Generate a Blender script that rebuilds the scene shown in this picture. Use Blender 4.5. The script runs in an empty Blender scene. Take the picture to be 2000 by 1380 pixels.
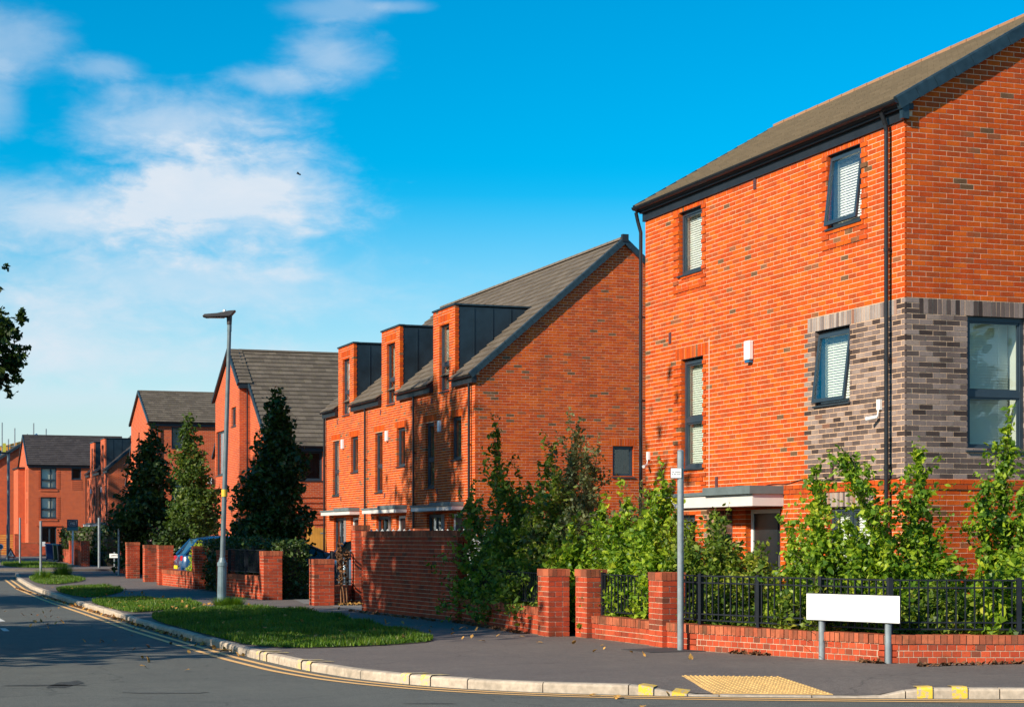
import bpy, math, random
import numpy as np
from mathutils import Vector, Matrix, Euler
random.seed(7); RNG = np.random.default_rng(7)
R = math.radians
sc = bpy.context.scene
COL = sc.collection

# ------------------------------------------------------------------ camera, sky, sun, exposure
CAM_H = 1.585; TH = R(19.8128)
cam = bpy.data.cameras.new('camera'); camo = bpy.data.objects.new('camera', cam); COL.objects.link(camo)
camo.location = (0, 0, CAM_H); camo.rotation_euler = (R(90), 0, -TH)
cam.sensor_width = 36; cam.lens = 3650 / 2000 * 36
cam.shift_y = (1049 - 690) / 2000
cam.clip_start = 0.1; cam.clip_end = 3000
sc.camera = camo
CT, ST = math.cos(TH), math.sin(TH)
def proj(x, y, z):
    u = x * CT - y * ST; Z = x * ST + y * CT
    if Z < 0.5: return None
    return 1000 + 3650 * u / Z, 1049 - (z - CAM_H) / Z * 3650, Z

SUN_AZ = R(20.0); SUN_EL = R(28.0)
sd = Vector((math.cos(SUN_AZ) * math.cos(SUN_EL), math.sin(SUN_AZ) * math.cos(SUN_EL), -math.sin(SUN_EL)))
sl = bpy.data.lights.new('sun', 'SUN'); sl.energy = 5.0; sl.angle = R(0.55); sl.color = (1.0, 0.89, 0.71)
so = bpy.data.objects.new('sun', sl); COL.objects.link(so); so.rotation_euler = sd.to_track_quat('-Z', 'Y').to_euler()
so.location = (-20, -10, 30)

sc.view_settings.view_transform = 'Standard'; sc.view_settings.look = 'None'
sc.view_settings.exposure = 0.50; sc.view_settings.gamma = 1.0; sc.view_settings.use_curve_mapping = False

world = bpy.data.worlds.new('World'); sc.world = world; world.use_nodes = True
wt = world.node_tree; wt.nodes.clear()
def N(t, ty, **kw):
    n = t.nodes.new(ty)
    for k, v in kw.items():
        if k == 'inp':
            for kk, vv in v.items(): n.inputs[kk].default_value = vv
        else: setattr(n, k, v)
    return n
def mth(t, op, a, b=None, c=None, clamp=False):
    n = t.nodes.new('ShaderNodeMath'); n.operation = op; n.use_clamp = clamp
    for i, v in enumerate((a, b, c)):
        if v is None: continue
        if isinstance(v, (int, float)): n.inputs[i].default_value = v
        else: t.links.new(v, n.inputs[i])
    return n.outputs[0]
sky = N(wt, 'ShaderNodeTexSky', sky_type='NISHITA', sun_disc=False, sun_elevation=SUN_EL, sun_rotation=R(250),
        altitude=50, air_density=1.0, dust_density=0.35, ozone_density=2.0)
hs = N(wt, 'ShaderNodeHueSaturation', inp={'Hue': 0.489, 'Saturation': 1.85, 'Value': 1.10}); wt.links.new(sky.outputs[0], hs.inputs['Color'])
geo = N(wt, 'ShaderNodeTexCoord'); sep = N(wt, 'ShaderNodeSeparateXYZ'); wt.links.new(geo.outputs['Generated'], sep.inputs[0])
az = mth(wt, 'ARCTAN2', sep.outputs[0], sep.outputs[1]); el = mth(wt, 'ARCSINE', sep.outputs[2])
comb = N(wt, 'ShaderNodeCombineXYZ'); wt.links.new(az, comb.inputs[0]); wt.links.new(mth(wt, 'MULTIPLY', el, 2.1), comb.inputs[1])
nz = N(wt, 'ShaderNodeTexNoise', inp={'Scale': 5.5, 'Detail': 8.0, 'Roughness': 0.55, 'Distortion': 0.6}); wt.links.new(comb.outputs[0], nz.inputs['Vector'])
nz3 = N(wt, 'ShaderNodeTexNoise', inp={'Scale': 42.0, 'Detail': 8.0, 'Roughness': 0.62, 'Distortion': 0.4}); wt.links.new(comb.outputs[0], nz3.inputs['Vector'])
nz2 = N(wt, 'ShaderNodeTexNoise', inp={'Scale': 16.0, 'Detail': 6.0, 'Roughness': 0.6, 'Distortion': 0.3}); wt.links.new(comb.outputs[0], nz2.inputs['Vector'])
wob = mth(wt, 'ADD', mth(wt, 'ADD', mth(wt, 'MULTIPLY', mth(wt, 'SUBTRACT', nz.outputs[0], 0.5), 1.7), mth(wt, 'MULTIPLY', mth(wt, 'SUBTRACT', nz2.outputs[0], 0.5), 1.9)), mth(wt, 'MULTIPLY', mth(wt, 'SUBTRACT', nz3.outputs[0], 0.5), 1.1))
cloud = None
def pa(px): return math.atan((px - 1000) / 3650) + TH
def pe(py, px=500): return math.atan((1049 - py) / 3650 * math.cos(pa(px) - TH))
# cloud banks as they hang in the sky (direction: azimuth, elevation, half widths, density)
for px, py, rx, ry, k in ((440, 395, 215, 95, 1.15), (120, 425, 300, 70, .8), (330, 250, 200, 62, .62), (20, 110, 100, 55, .4), (0, 220, 50, 60, .35), (200, 145, 70, 20, .34),
                          (650, 110, 85, 42, .52), (540, 155, 95, 22, .4), (660, 14, 90, 20, .3), (790, 5, 50, 10, .25), (350, 560, 420, 80, .55), (100, 650, 380, 70, .5), (560, 535, 90, 14, .35),
                          (300, 700, 500, 50, .42), (-420, 330, 230, 90, .6), (100, 780, 400, 25, .35)):
    dx = mth(wt, 'DIVIDE', mth(wt, 'SUBTRACT', az, pa(px)), rx / 3650 * 1.45)
    dy = mth(wt, 'DIVIDE', mth(wt, 'SUBTRACT', el, pe(py)), ry / 3650 * 1.6)
    r2 = mth(wt, 'ADD', mth(wt, 'MULTIPLY', dx, dx), mth(wt, 'MULTIPLY', dy, dy))
    v = mth(wt, 'ADD', mth(wt, 'SUBTRACT', 1.0, mth(wt, 'SQRT', r2)), mth(wt, 'MULTIPLY', wob, .55))
    mr = N(wt, 'ShaderNodeMapRange', interpolation_type='SMOOTHERSTEP', inp={'From Min': -0.1, 'From Max': 1.05, 'To Min': 0.0, 'To Max': k}); wt.links.new(v, mr.inputs['Value'])
    cloud = mr.outputs[0] if cloud is None else mth(wt, 'ADD', cloud, mr.outputs[0])
# pale air near the horizon
hz = N(wt, 'ShaderNodeMapRange', interpolation_type='SMOOTHSTEP', inp={'From Min': 0.01, 'From Max': 0.2, 'To Min': 0.66, 'To Max': 0.0}); wt.links.new(el, hz.inputs['Value'])
cloud = mth(wt, 'MULTIPLY', mth(wt, 'MINIMUM', cloud, 1.0), mth(wt, 'ADD', .70, mth(wt, 'MULTIPLY', nz2.outputs[0], .42)), clamp=True)
mixh = N(wt, 'ShaderNodeMix', data_type='RGBA'); wt.links.new(hz.outputs[0], mixh.inputs[0]); wt.links.new(hs.outputs[0], mixh.inputs[6]); mixh.inputs[7].default_value = (4.1, 5.1, 6.1, 1)
mixc = N(wt, 'ShaderNodeMix', data_type='RGBA'); wt.links.new(cloud, mixc.inputs[0]); wt.links.new(mixh.outputs[2], mixc.inputs[6]); mixc.inputs[7].default_value = (5.3, 5.8, 6.4, 1)
bg = N(wt, 'ShaderNodeBackground', inp={'Strength': 0.1}); wt.links.new(mixc.outputs[2], bg.inputs['Color'])
wo = N(wt, 'ShaderNodeOutputWorld'); wt.links.new(bg.outputs[0], wo.inputs['Surface'])

# ------------------------------------------------------------------ materials
MATS = {}
def newmat(name):
    m = bpy.data.materials.new(name); m.use_nodes = True; m.node_tree.nodes.clear(); MATS[name] = m; return m, m.node_tree
def out(t, sh):
    o = t.nodes.new('ShaderNodeOutputMaterial'); t.links.new(sh, o.inputs['Surface'])
def ramp(t, fac, stops, interp='LINEAR'):
    r = t.nodes.new('ShaderNodeValToRGB'); r.color_ramp.interpolation = interp
    e = r.color_ramp.elements
    while len(e) > 1: e.remove(e[0])
    e[0].position = stops[0][0]; e[0].color = (*stops[0][1], 1)
    for p, c in stops[1:]:
        x = e.new(p); x.color = (*c, 1)
    t.links.new(fac, r.inputs[0]); return r.outputs[0]
def noise(t, scale, detail=3, rough=.55, vec=None, dist=0):
    n = N(t, 'ShaderNodeTexNoise', inp={'Scale': scale, 'Detail': detail, 'Roughness': rough, 'Distortion': dist})
    if vec is None:
        g = t.nodes.new('ShaderNodeNewGeometry'); vec = g.outputs['Position']
    t.links.new(vec, n.inputs['Vector']); return n.outputs[0]
def mixc3(t, fac, a, b, mode='MIX'):
    n = t.nodes.new('ShaderNodeMix'); n.data_type = 'RGBA'; n.blend_type = mode
    for i, v in ((0, fac), (6, a), (7, b)):
        if isinstance(v, (int, float)): n.inputs[i].default_value = v
        elif isinstance(v, tuple): n.inputs[i].default_value = (*v, 1)
        else: t.links.new(v, n.inputs[i])
    return n.outputs[2]
def bump(t, h, strength=.3, dist=.01):
    b = N(t, 'ShaderNodeBump', inp={'Strength': strength, 'Distance': dist}); t.links.new(h, b.inputs['Height']); return b.outputs[0]
def princ(t, color, rough=.8, normal=None, metal=0, spec=.5, coat=0):
    p = N(t, 'ShaderNodeBsdfPrincipled')
    if isinstance(color, tuple): p.inputs['Base Color'].default_value = (*color, 1)
    else: t.links.new(color, p.inputs['Base Color'])
    if isinstance(rough, (int, float)): p.inputs['Roughness'].default_value = rough
    else: t.links.new(rough, p.inputs['Roughness'])
    p.inputs['Metallic'].default_value = metal; p.inputs['Specular IOR Level'].default_value = spec; p.inputs['Coat Weight'].default_value = coat
    if normal is not None: t.links.new(normal, p.inputs['Normal'])
    return p.outputs[0]
def piece_random(t):
    g = t.nodes.new('ShaderNodeNewGeometry'); o = t.nodes.new('ShaderNodeObjectInfo')
    w = N(t, 'ShaderNodeTexWhiteNoise', noise_dimensions='2D')
    c = t.nodes.new('ShaderNodeCombineXYZ'); t.links.new(g.outputs['Random Per Island'], c.inputs[0]); t.links.new(o.outputs['Random'], c.inputs[1])
    t.links.new(c.outputs[0], w.inputs['Vector']); return w.outputs['Value'], g.outputs['Position']
def simple(name, col, rough=.6, metal=0, var=.12, scale=6, spec=.5, coat=0, bm=0, dirt=None):
    m, t = newmat(name)
    n = noise(t, scale, 5)
    lo = tuple(c * (1 - var) for c in col); hi = tuple(min(1, c * (1 + var)) for c in col)
    c = ramp(t, n, [(.3, lo), (.7, hi)])
    if dirt:
        d = noise(t, 1.6, 7, .7); f = N(t, 'ShaderNodeMapRange', inp={'From Min': .5, 'From Max': .75, 'To Max': dirt}); t.links.new(d, f.inputs['Value'])
        c = mixc3(t, f.outputs[0], c, (.10, .09, .07))
    nr = bump(t, noise(t, scale * 12, 4), bm, .004) if bm else None
    out(t, princ(t, c, rough, nr, metal, spec, coat)); return m

def brick_mat(name, stops, clump=None, dirt=.0, edge=False):
    m, t = newmat(name)
    rnd, pos = piece_random(t)
    if clump:
        cn = noise(t, .55, 2, .5, pos)
        rnd2 = mth(t, 'ADD', mth(t, 'MULTIPLY', rnd, .80), mth(t, 'MULTIPLY', mth(t, 'SUBTRACT', cn, .5), clump), clamp=True)
    else: rnd2 = rnd
    c = ramp(t, rnd2, stops)
    g1 = noise(t, 38, 5, .65, pos); g2 = noise(t, 7, 3, .6, pos)
    c = mixc3(t, .5, c, ramp(t, g1, [(.25, (.62, .62, .62)), (.55, (1, 1, 1)), (.8, (1.12, 1.1, 1.05))]), 'MULTIPLY')
    c = mixc3(t, .35, c, ramp(t, g2, [(.3, (.7, .7, .72)), (.7, (1.1, 1.08, 1.05))]), 'MULTIPLY')
    mp = N(t, 'ShaderNodeMapping'); mp.inputs['Scale'].default_value = (1.6, 1.6, .16); t.links.new(pos, mp.inputs['Vector'])
    c = mixc3(t, .7, c, ramp(t, noise(t, 1.5, 6, .65, mp.outputs[0]), [(.32, (.72, .70, .70)), (.5, (1, 1, 1)), (.7, (1.08, 1.06, 1.04))]), 'MULTIPLY')
    # pale lime bloom here and there
    b = noise(t, .9, 6, .7, pos); bf = N(t, 'ShaderNodeMapRange', inp={'From Min': .66, 'From Max': .86, 'To Max': .22}); t.links.new(b, bf.inputs['Value'])
    c = mixc3(t, bf.outputs[0], c, (.62, .42, .33))
    if dirt:
        d = noise(t, 2.2, 7, .7, pos); f = N(t, 'ShaderNodeMapRange', inp={'From Min': .48, 'From Max': .7, 'To Max': dirt}); t.links.new(d, f.inputs['Value'])
        c = mixc3(t, f.outputs[0], c, (.05, .045, .025))
    out(t, princ(t, c, .95, bump(t, noise(t, 90, 5, .7, pos), .5, .004), spec=.08)); return m
RED = [(0.0, (.16, .085, .045)), (.012, (.24, .11, .055)), (.03, (.42, .080, .022)), (.25, (.52, .070, .014)), (.5, (.59, .092, .014)), (.75, (.65, .115, .014)), (.96, (.68, .135, .020)), (1, (.62, .12, .07))]
brick_mat('red_brick', RED, clump=.16)
brick_mat('garden_brick', [(0, (.20, .065, .04)), (.1, (.38, .060, .030)), (.5, (.50, .075, .032)), (.85, (.56, .10, .042)), (1, (.46, .10, .06))], clump=.2, dirt=.55)
brick_mat('coping_brick', [(0, (.24, .085, .05)), (.4, (.42, .10, .05)), (1, (.50, .15, .075))], dirt=.75)
brick_mat('blue_grey_brick', [(0, (.055, .040, .038)), (.25, (.12, .090, .082)), (.55, (.20, .150, .136)), (.85, (.30, .232, .208)), (.97, (.33, .25, .21)), (1, (.2, .10, .07))])
brick_mat('soldier_grey_brick', [(0, (.10, .08, .085)), (.3, (.22, .18, .17)), (.6, (.33, .28, .26)), (.9, (.42, .36, .32)), (1, (.3, .13, .08))])
simple('mortar', (.72, .48, .31), .95, scale=30, var=.15, bm=.4, spec=.1)
simple('mortar_garden', (.50, .35, .25), .95, scale=30, var=.3, bm=.4, spec=.1, dirt=.8)

def texture_brick():
    m, t = newmat('distant_brick')
    g = t.nodes.new('ShaderNodeNewGeometry'); s = t.nodes.new('ShaderNodeSeparateXYZ'); t.links.new(g.outputs['Position'], s.inputs[0])
    c = t.nodes.new('ShaderNodeCombineXYZ'); t.links.new(mth(t, 'ADD', s.outputs[0], s.outputs[1]), c.inputs[0]); t.links.new(s.outputs[2], c.inputs[1])
    b = N(t, 'ShaderNodeTexBrick', offset=.5, inp={'Scale': 1.0, 'Mortar Size': .006, 'Mortar Smooth': .1, 'Brick Width': .225, 'Row Height': .075, 'Bias': 0.0,
        'Color1': (.62, .095, .018, 1), 'Color2': (.46, .062, .018, 1), 'Mortar': (.50, .30, .20, 1)})
    t.links.new(c.outputs[0], b.inputs['Vector'])
    col = mixc3(t, .35, b.outputs['Color'], ramp(t, noise(t, .5, 5), [(.3, (.75, .75, .78)), (.7, (1.1, 1.1, 1.1))]), 'MULTIPLY')
    out(t, princ(t, col, .9, bump(t, b.outputs['Fac'], -.3, .004), spec=.2))
texture_brick()
simple('red_brick_plain', (.45, .095, .03), .9, scale=8, var=.25, bm=.3, spec=.2)

def tile_mat(name, a, b, moss=(.12, .10, .03), mf=.5):
    m, t = newmat(name)
    rnd, pos = piece_random(t)
    c = ramp(t, rnd, [(0, a), (1, b)])
    c = mixc3(t, .6, c, ramp(t, noise(t, 14, 6, .7, pos), [(.3, (.5, .5, .5)), (.7, (1.25, 1.22, 1.15))]), 'MULTIPLY')
    d = noise(t, 3.5, 7, .75, pos); f = N(t, 'ShaderNodeMapRange', inp={'From Min': .5, 'From Max': .68, 'To Max': mf}); t.links.new(d, f.inputs['Value'])
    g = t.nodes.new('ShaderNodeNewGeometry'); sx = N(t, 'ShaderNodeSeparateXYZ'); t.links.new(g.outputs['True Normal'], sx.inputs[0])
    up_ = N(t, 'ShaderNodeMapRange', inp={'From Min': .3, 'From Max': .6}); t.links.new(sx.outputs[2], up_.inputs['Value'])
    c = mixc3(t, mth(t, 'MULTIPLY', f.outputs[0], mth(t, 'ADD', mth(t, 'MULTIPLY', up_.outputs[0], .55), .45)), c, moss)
    inv = mth(t, 'MULTIPLY', mth(t, 'SUBTRACT', 1.0, up_.outputs[0]), .55); c = mixc3(t, inv, c, tuple(min(1, v * 1.25) for v in b))  # down-slope butts, less mossy, are also painted paler as if sunlit
    out(t, princ(t, c, .85, bump(t, noise(t, 60, 4, .6, pos), .4, .004), spec=.3))
tile_mat('roof_tile', (.105, .084, .066), (.17, .138, .108), mf=.3)
tile_mat('roof_tile_dark', (.045, .038, .040), (.07, .06, .062), mf=.1)
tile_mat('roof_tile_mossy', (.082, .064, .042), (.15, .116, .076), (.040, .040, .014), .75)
tile_mat('ridge_tile', (.22, .10, .05), (.32, .17, .09), (.08, .07, .03), .6)
simple('verge_slate_blue', (.016, .032, .044), .38, scale=9, var=.35, spec=.6)
simple('gutter_black', (.012, .014, .018), .3, scale=5, var=.3)
simple('fascia_black', (.014, .017, .022), .45, scale=4, var=.2)
simple('frame_anthracite', (.030, .048, .066), .35, scale=3, var=.1)
simple('sill_dark', (.03, .04, .05), .4)
simple('lead_cladding', (.012, .024, .036), .36, scale=2.5, var=.35, spec=.6)
simple('canopy_grey', (.13, .165, .17), .5, scale=4, var=.15)
simple('white_fascia', (.66, .63, .60), .45, scale=4, var=.05)
simple('white_plastic', (.80, .80, .78), .35, scale=5, var=.04)
simple('sign_white', (.86, .86, .84), .35, scale=3, var=.02)
simple('alarm_blue', (.02, .12, .25), .4)
simple('vent_brown', (.10, .04, .045), .7)
simple('blind_white', (.86, .86, .82), .7, scale=2, var=.05)
simple('blind_green', (.74, .77, .68), .7, scale=2, var=.05)
simple('curtain', (.50, .46, .38), .9, scale=3, var=.1)
simple('room_dark', (.035, .035, .035), .95)
simple('door_dark', (.015, .02, .024), .3)
simple('lamp_column', (.12, .16, .18), .45, metal=.2, scale=6, var=.2)
simple('galvanised', (.27, .31, .33), .42, metal=.35, scale=9, var=.2)
simple('lamp_blue_grey', (.13, .19, .22), .42, scale=5, var=.3)
simple('lamp_head', (.055, .05, .052), .5)
simple('railing_black', (.009, .012, .018), .55, scale=8, var=.3, spec=.3)
simple('tag_yellow', (.75, .5, .04), .5)
simple('tag_black', (.02, .02, .02), .5)
simple('timber_orange', (.72, .33, .055), .65, scale=3, var=.22, bm=.2)
simple('picket_white', (.75, .74, .70), .6)
simple('bark', (.075, .055, .035), .9, scale=12, var=.4, bm=.6)
simple('stem_green', (.11, .09, .04), .8, scale=12, var=.3)
simple('soil', (.045, .035, .022), .95, scale=4, var=.4, bm=.6)
simple('bin_green', (.01, .06, .02), .45)
simple('bin_blue', (.01, .05, .16), .45)
simple('bin_black', (.012, .012, .014), .45)
simple('board_navy', (.012, .025, .05), .4)
simple('board_teal', (.01, .14, .18), .4)
simple('red_paint', (.35, .02, .03), .4)
simple('scaffold_blue', (.02, .11, .24), .5, scale=1.5, var=.6)
simple('scaffold_yellow', (.55, .5, .06), .6)
simple('tyre', (.02, .02, .02), .8)
simple('alloy', (.45, .46, .48), .35, metal=.8)
simple('plate_yellow', (.85, .60, .02), .4)
simple('lens_red', (.5, .01, .02), .25)
simple('paint_blue', (.008, .055, .15), .22, coat=.8, spec=.6)
simple('paint_silver', (.16, .22, .27), .3, metal=.4, coat=.8)
simple('paint_grey', (.07, .075, .085), .3, metal=.5, coat=.7)
simple('dry_leaf', (.42, .22, .05), .8, scale=40, var=.6)
simple('dry_leaf_brown', (.17, .075, .03), .9, scale=40, var=.5)
simple('manhole', (.045, .042, .042), .8, scale=20, var=.3, bm=.3)
simple('cable_black', (.01, .01, .01), .6)
simple('white_label', (.75, .75, .75), .5)

def glass_mat():
    m, t = newmat('window_glass')
    fr = N(t, 'ShaderNodeLayerWeight', inp={'Blend': .5}); g = N(t, 'ShaderNodeBsdfGlossy', inp={'Roughness': .015, 'Color': (.95, .97, 1, 1)})
    t.links.new(bump(t, noise(t, 2.2, 2), .04, .01), g.inputs['Normal'])
    tr = N(t, 'ShaderNodeBsdfTransparent', inp={'Color': (.965, .985, .975, 1)})
    mx = t.nodes.new('ShaderNodeMixShader'); f = mth(t, 'ADD', mth(t, 'MULTIPLY', mth(t, 'POWER', fr.outputs['Facing'], 4.0), .85), .055, clamp=True)
    t.links.new(f, mx.inputs[0]); t.links.new(tr.outputs[0], mx.inputs[1]); t.links.new(g.outputs[0], mx.inputs[2]); out(t, mx.outputs[0])
glass_mat()
def dark_glass():
    m, t = newmat('car_glass'); out(t, princ(t, (.008, .012, .014), .06, spec=.8))
dark_glass()
def leaf_mat(name, cols, trans=.35, gloss=.35):
    m, t = newmat(name)
    rnd, pos = piece_random(t)
    cl = noise(t, 1.3, 3, .5, pos)
    v = mth(t, 'ADD', mth(t, 'MULTIPLY', rnd, .65), mth(t, 'MULTIPLY', mth(t, 'SUBTRACT', cl, .32), .9), clamp=True)
    n = len(cols) - 1
    c = ramp(t, v, [(i / n, x) for i, x in enumerate(cols)])
    p = princ(t, c, .45, spec=gloss)
    tr = N(t, 'ShaderNodeBsdfTranslucent'); t.links.new(mixc3(t, 1.0, c, (1.5, 1.6, .5), 'MULTIPLY'), tr.inputs['Color'])
    mx = N(t, 'ShaderNodeMixShader', inp={0: trans}); t.links.new(p, mx.inputs[1]); t.links.new(tr.outputs[0], mx.inputs[2]); out(t, mx.outputs[0])
leaf_mat('leaf_bright', [(.030, .080, .008), (.08, .17, .012), (.17, .28, .016), (.32, .42, .025), (.50, .48, .04)])
leaf_mat('leaf_mid', [(.025, .055, .010), (.055, .11, .014), (.12, .19, .02), (.24, .30, .03), (.40, .36, .05)])
leaf_mat('leaf_dull', [(.045, .065, .028), (.08, .11, .045), (.14, .17, .07), (.22, .24, .10), (.32, .30, .12)])
leaf_mat('leaf_dark', [(.012, .026, .008), (.020, .042, .010), (.034, .065, .012), (.06, .10, .015), (.10, .12, .02)], .2)
leaf_mat('leaf_deep', [(.022, .042, .012), (.038, .075, .016), (.07, .12, .02), (.12, .17, .03), (.24, .25, .05)])
leaf_mat('leaf_lime', [(.25, .32, .02), (.40, .48, .03), (.5, .55, .04)])
leaf_mat('leaf_pink', [(.45, .18, .25), (.6, .35, .4)])
leaf_mat('grass_blade', [(.022, .06, .006), (.045, .11, .010), (.08, .17, .012), (.14, .22, .016), (.22, .20, .06)], .3)

def asphalt(name, base, speck, patch, tint):
    m, t = newmat(name)
    g = t.nodes.new('ShaderNodeNewGeometry'); pos = g.outputs['Position']
    c = ramp(t, noise(t, 110, 2, .8, pos), [(.30, tuple(x * .45 for x in base)), (.5, base), (.66, speck)])
    c = mixc3(t, .7, c, ramp(t, noise(t, .45, 6, .65, pos), [(.3, (.80, .80, .82)), (.7, (1.15, 1.14, 1.1))]), 'MULTIPLY')
    d = noise(t, 1.3, 7, .72, pos); f = N(t, 'ShaderNodeMapRange', inp={'From Min': .60, 'From Max': .66, 'To Max': patch}); t.links.new(d, f.inputs['Value'])
    c = mixc3(t, f.outputs[0], c, tint)
    c = mixc3(t, .8, c, ramp(t, noise(t, 26, 5, .8, pos), [(.34, (.72, .72, .73)), (.5, (1, 1, 1)), (.68, (1.28, 1.27, 1.24))]), 'MULTIPLY')
    c = mixc3(t, .6, c, ramp(t, noise(t, 3.2, 6, .75, pos, 1.5), [(.36, (.80, .80, .81)), (.64, (1.16, 1.15, 1.13))]), 'MULTIPLY')
    # fine cracks
    v = N(t, 'ShaderNodeTexVoronoi', feature='DISTANCE_TO_EDGE', inp={'Scale': .33}); t.links.new(mixv(t, pos), v.inputs['Vector'])
    cf = N(t, 'ShaderNodeMapRange', inp={'From Min': .0, 'From Max': .006, 'To Min': .5, 'To Max': 0.0}); t.links.new(v.outputs['Distance'], cf.inputs['Value'])
    c = mixc3(t, cf.outputs[0], c, tuple(x * .3 for x in base))
    out(t, princ(t, c, .82, bump(t, noise(t, 140, 3, .8, pos), .55, .006), spec=.35))
def mixv(t, pos):
    n = N(t, 'ShaderNodeTexNoise', inp={'Scale': 2.0, 'Detail': 4.0}); t.links.new(pos, n.inputs['Vector'])
    a = N(t, 'ShaderNodeVectorMath', operation='SCALE', inp={'Scale': .5}); t.links.new(n.outputs['Color'], a.inputs[0])
    b = N(t, 'ShaderNodeVectorMath', operation='ADD'); t.links.new(pos, b.inputs[0]); t.links.new(a.outputs[0], b.inputs[1]); return b.outputs[0]
asphalt('road_asphalt', (.098, .100, .088), (.25, .25, .22), .30, (.045, .047, .045))
asphalt('pavement_asphalt', (.145, .120, .106), (.23, .195, .175), .35, (.085, .072, .065))
asphalt('driveway_concrete', (.21, .20, .19), (.27, .26, .24), .2, (.12, .11, .10))
asphalt('stain_dark', (.045, .047, .045), (.09, .09, .085), .1, (.03, .03, .03)); asphalt('stain_soft', (.078, .080, .074), (.20, .20, .18), .3, (.05, .05, .05))
simple('kerb_concrete', (.47, .38, .29), .9, scale=14, var=.22, bm=.5, dirt=.55)
def paint(name, col, wear, under=(.09, .09, .085)):
    m, t = newmat(name)
    g = t.nodes.new('ShaderNodeNewGeometry'); pos = g.outputs['Position']
    w = noise(t, 22, 6, .75, pos); f = N(t, 'ShaderNodeMapRange', inp={'From Min': wear, 'From Max': wear + .05}); t.links.new(w, f.inputs['Value'])
    out(t, princ(t, mixc3(t, f.outputs[0], under, col), .7, bump(t, noise(t, 140, 3, .8, pos), .4, .004)))
paint('yellow_paint', (.85, .48, .17), .32); paint('kerb_yellow', (.72, .52, .12), .50, (.45, .37, .29)); paint('kerb_yellow_fresh', (.80, .50, .04), .44, (.45, .37, .29)); paint('road_white', (.62, .62, .58), .38)
simple('tactile_buff', (.66, .40, .14), .85, scale=10, var=.2, bm=.3, dirt=.25)

# ------------------------------------------------------------------ mesh and object helpers
WL = {}
def reg(o, loc, parent=None):
    loc = Vector(loc); WL[o.name] = loc
    COL.objects.link(o)
    if parent is not None:
        o.parent = parent; o.location = loc - WL[parent.name]
    else: o.location = loc
def thing(name, label, cat, loc=(0, 0, 0), group=None):
    o = bpy.data.objects.new(name, None); o.empty_display_size = .2; reg(o, loc)
    o['label'] = label; o['category'] = cat
    if group: o['group'] = group
    return o
def tag(o, label=None, cat=None, group=None, kind=None):
    for k, v in (('label', label), ('category', cat), ('group', group), ('kind', kind)):
        if v: o[k] = v
    return o
class MB:
    def __init__(s): s.v = []; s.f = []; s.m = []
    def add(s, vs, fs, mi=0):
        b = len(s.v); s.v += [tuple(p) for p in vs]; s.f += [tuple(b + i for i in f) for f in fs]; s.m += [mi] * len(fs)
    def box(s, x0, x1, y0, y1, z0, z1, mi=0):
        s.add([(x0, y0, z0), (x1, y0, z0), (x1, y1, z0), (x0, y1, z0), (x0, y0, z1), (x1, y0, z1), (x1, y1, z1), (x0, y1, z1)],
              [(0, 3, 2, 1), (4, 5, 6, 7), (0, 1, 5, 4), (1, 2, 6, 5), (2, 3, 7, 6), (3, 0, 4, 7)], mi)
    def fbox(s, F, s0, s1, z0, z1, n0, n1, mi=0):
        P = [F.p(a, n, z) for z in (z0, z1) for a, n in ((s0, n0), (s1, n0), (s1, n1), (s0, n1))]
        s.add(P, [(0, 3, 2, 1), (4, 5, 6, 7), (0, 1, 5, 4), (1, 2, 6, 5), (2, 3, 7, 6), (3, 0, 4, 7)], mi)
    def prism(s, poly, vec, mi=0):
        n = len(poly); a = [Vector(p) for p in poly]; b = [p + Vector(vec) for p in a]
        s.add(a + b, [tuple(range(n)), tuple(range(2 * n - 1, n - 1, -1))] + [(i, (i + 1) % n, n + (i + 1) % n, n + i) for i in range(n)], mi)
    def tube(s, p0, p1, r0, r1=None, k=10, cap=True, mi=0):
        r1 = r0 if r1 is None else r1; p0 = Vector(p0); p1 = Vector(p1); d = (p1 - p0).normalized()
        a = d.orthogonal().normalized(); b = d.cross(a); vs = []
        for p, r in ((p0, r0), (p1, r1)):
            for i in range(k):
                t = 2 * math.pi * i / k; vs.append(p + a * math.cos(t) * r + b * math.sin(t) * r)
        fs = [(i, (i + 1) % k, k + (i + 1) % k, k + i) for i in range(k)]
        if cap: fs += [tuple(range(k - 1, -1, -1)), tuple(range(k, 2 * k))]
        s.add(vs, fs, mi)
    def build(s, name, mats, parent=None, smooth=False, kind=None, origin=None, bevel=0):
        if not isinstance(mats, (list, tuple)): mats = [mats]
        V = np.array([tuple(p) for p in s.v], dtype=float)
        if origin is None: origin = (*((V[:, :2].min(0) + V[:, :2].max(0)) / 2), V[:, 2].min())
        V -= np.array(origin)
        me = bpy.data.meshes.new(name); me.from_pydata(V.tolist(), [], s.f)
        for m in mats: me.materials.append(MATS[m] if isinstance(m, str) else m)
        if len(mats) > 1: me.polygons.foreach_set('material_index', s.m)
        if smooth: me.polygons.foreach_set('use_smooth', [True] * len(s.f))
        me.update(); o = bpy.data.objects.new(name, me); reg(o, origin, parent)
        import bmesh
        bm = bmesh.new(); bm.from_mesh(me); bmesh.ops.recalc_face_normals(bm, faces=bm.faces); bm.to_mesh(me); bm.free()
        if bevel:
            b = o.modifiers.new('bevel', 'BEVEL'); b.width = bevel; b.segments = 2; b.limit_method = 'ANGLE'
        if kind: o['kind'] = kind
        return o
class Frame:
    """wall frame: origin (x, y), unit vector d along the wall, outward normal n"""
    def __init__(s, o, d, n): s.o = Vector((*o, 0)); s.d = Vector((*d, 0)).normalized(); s.n = Vector((*n, 0)).normalized()
    def p(s, a, n, z): return s.o + s.d * a + s.n * n + Vector((0, 0, z))

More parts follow.
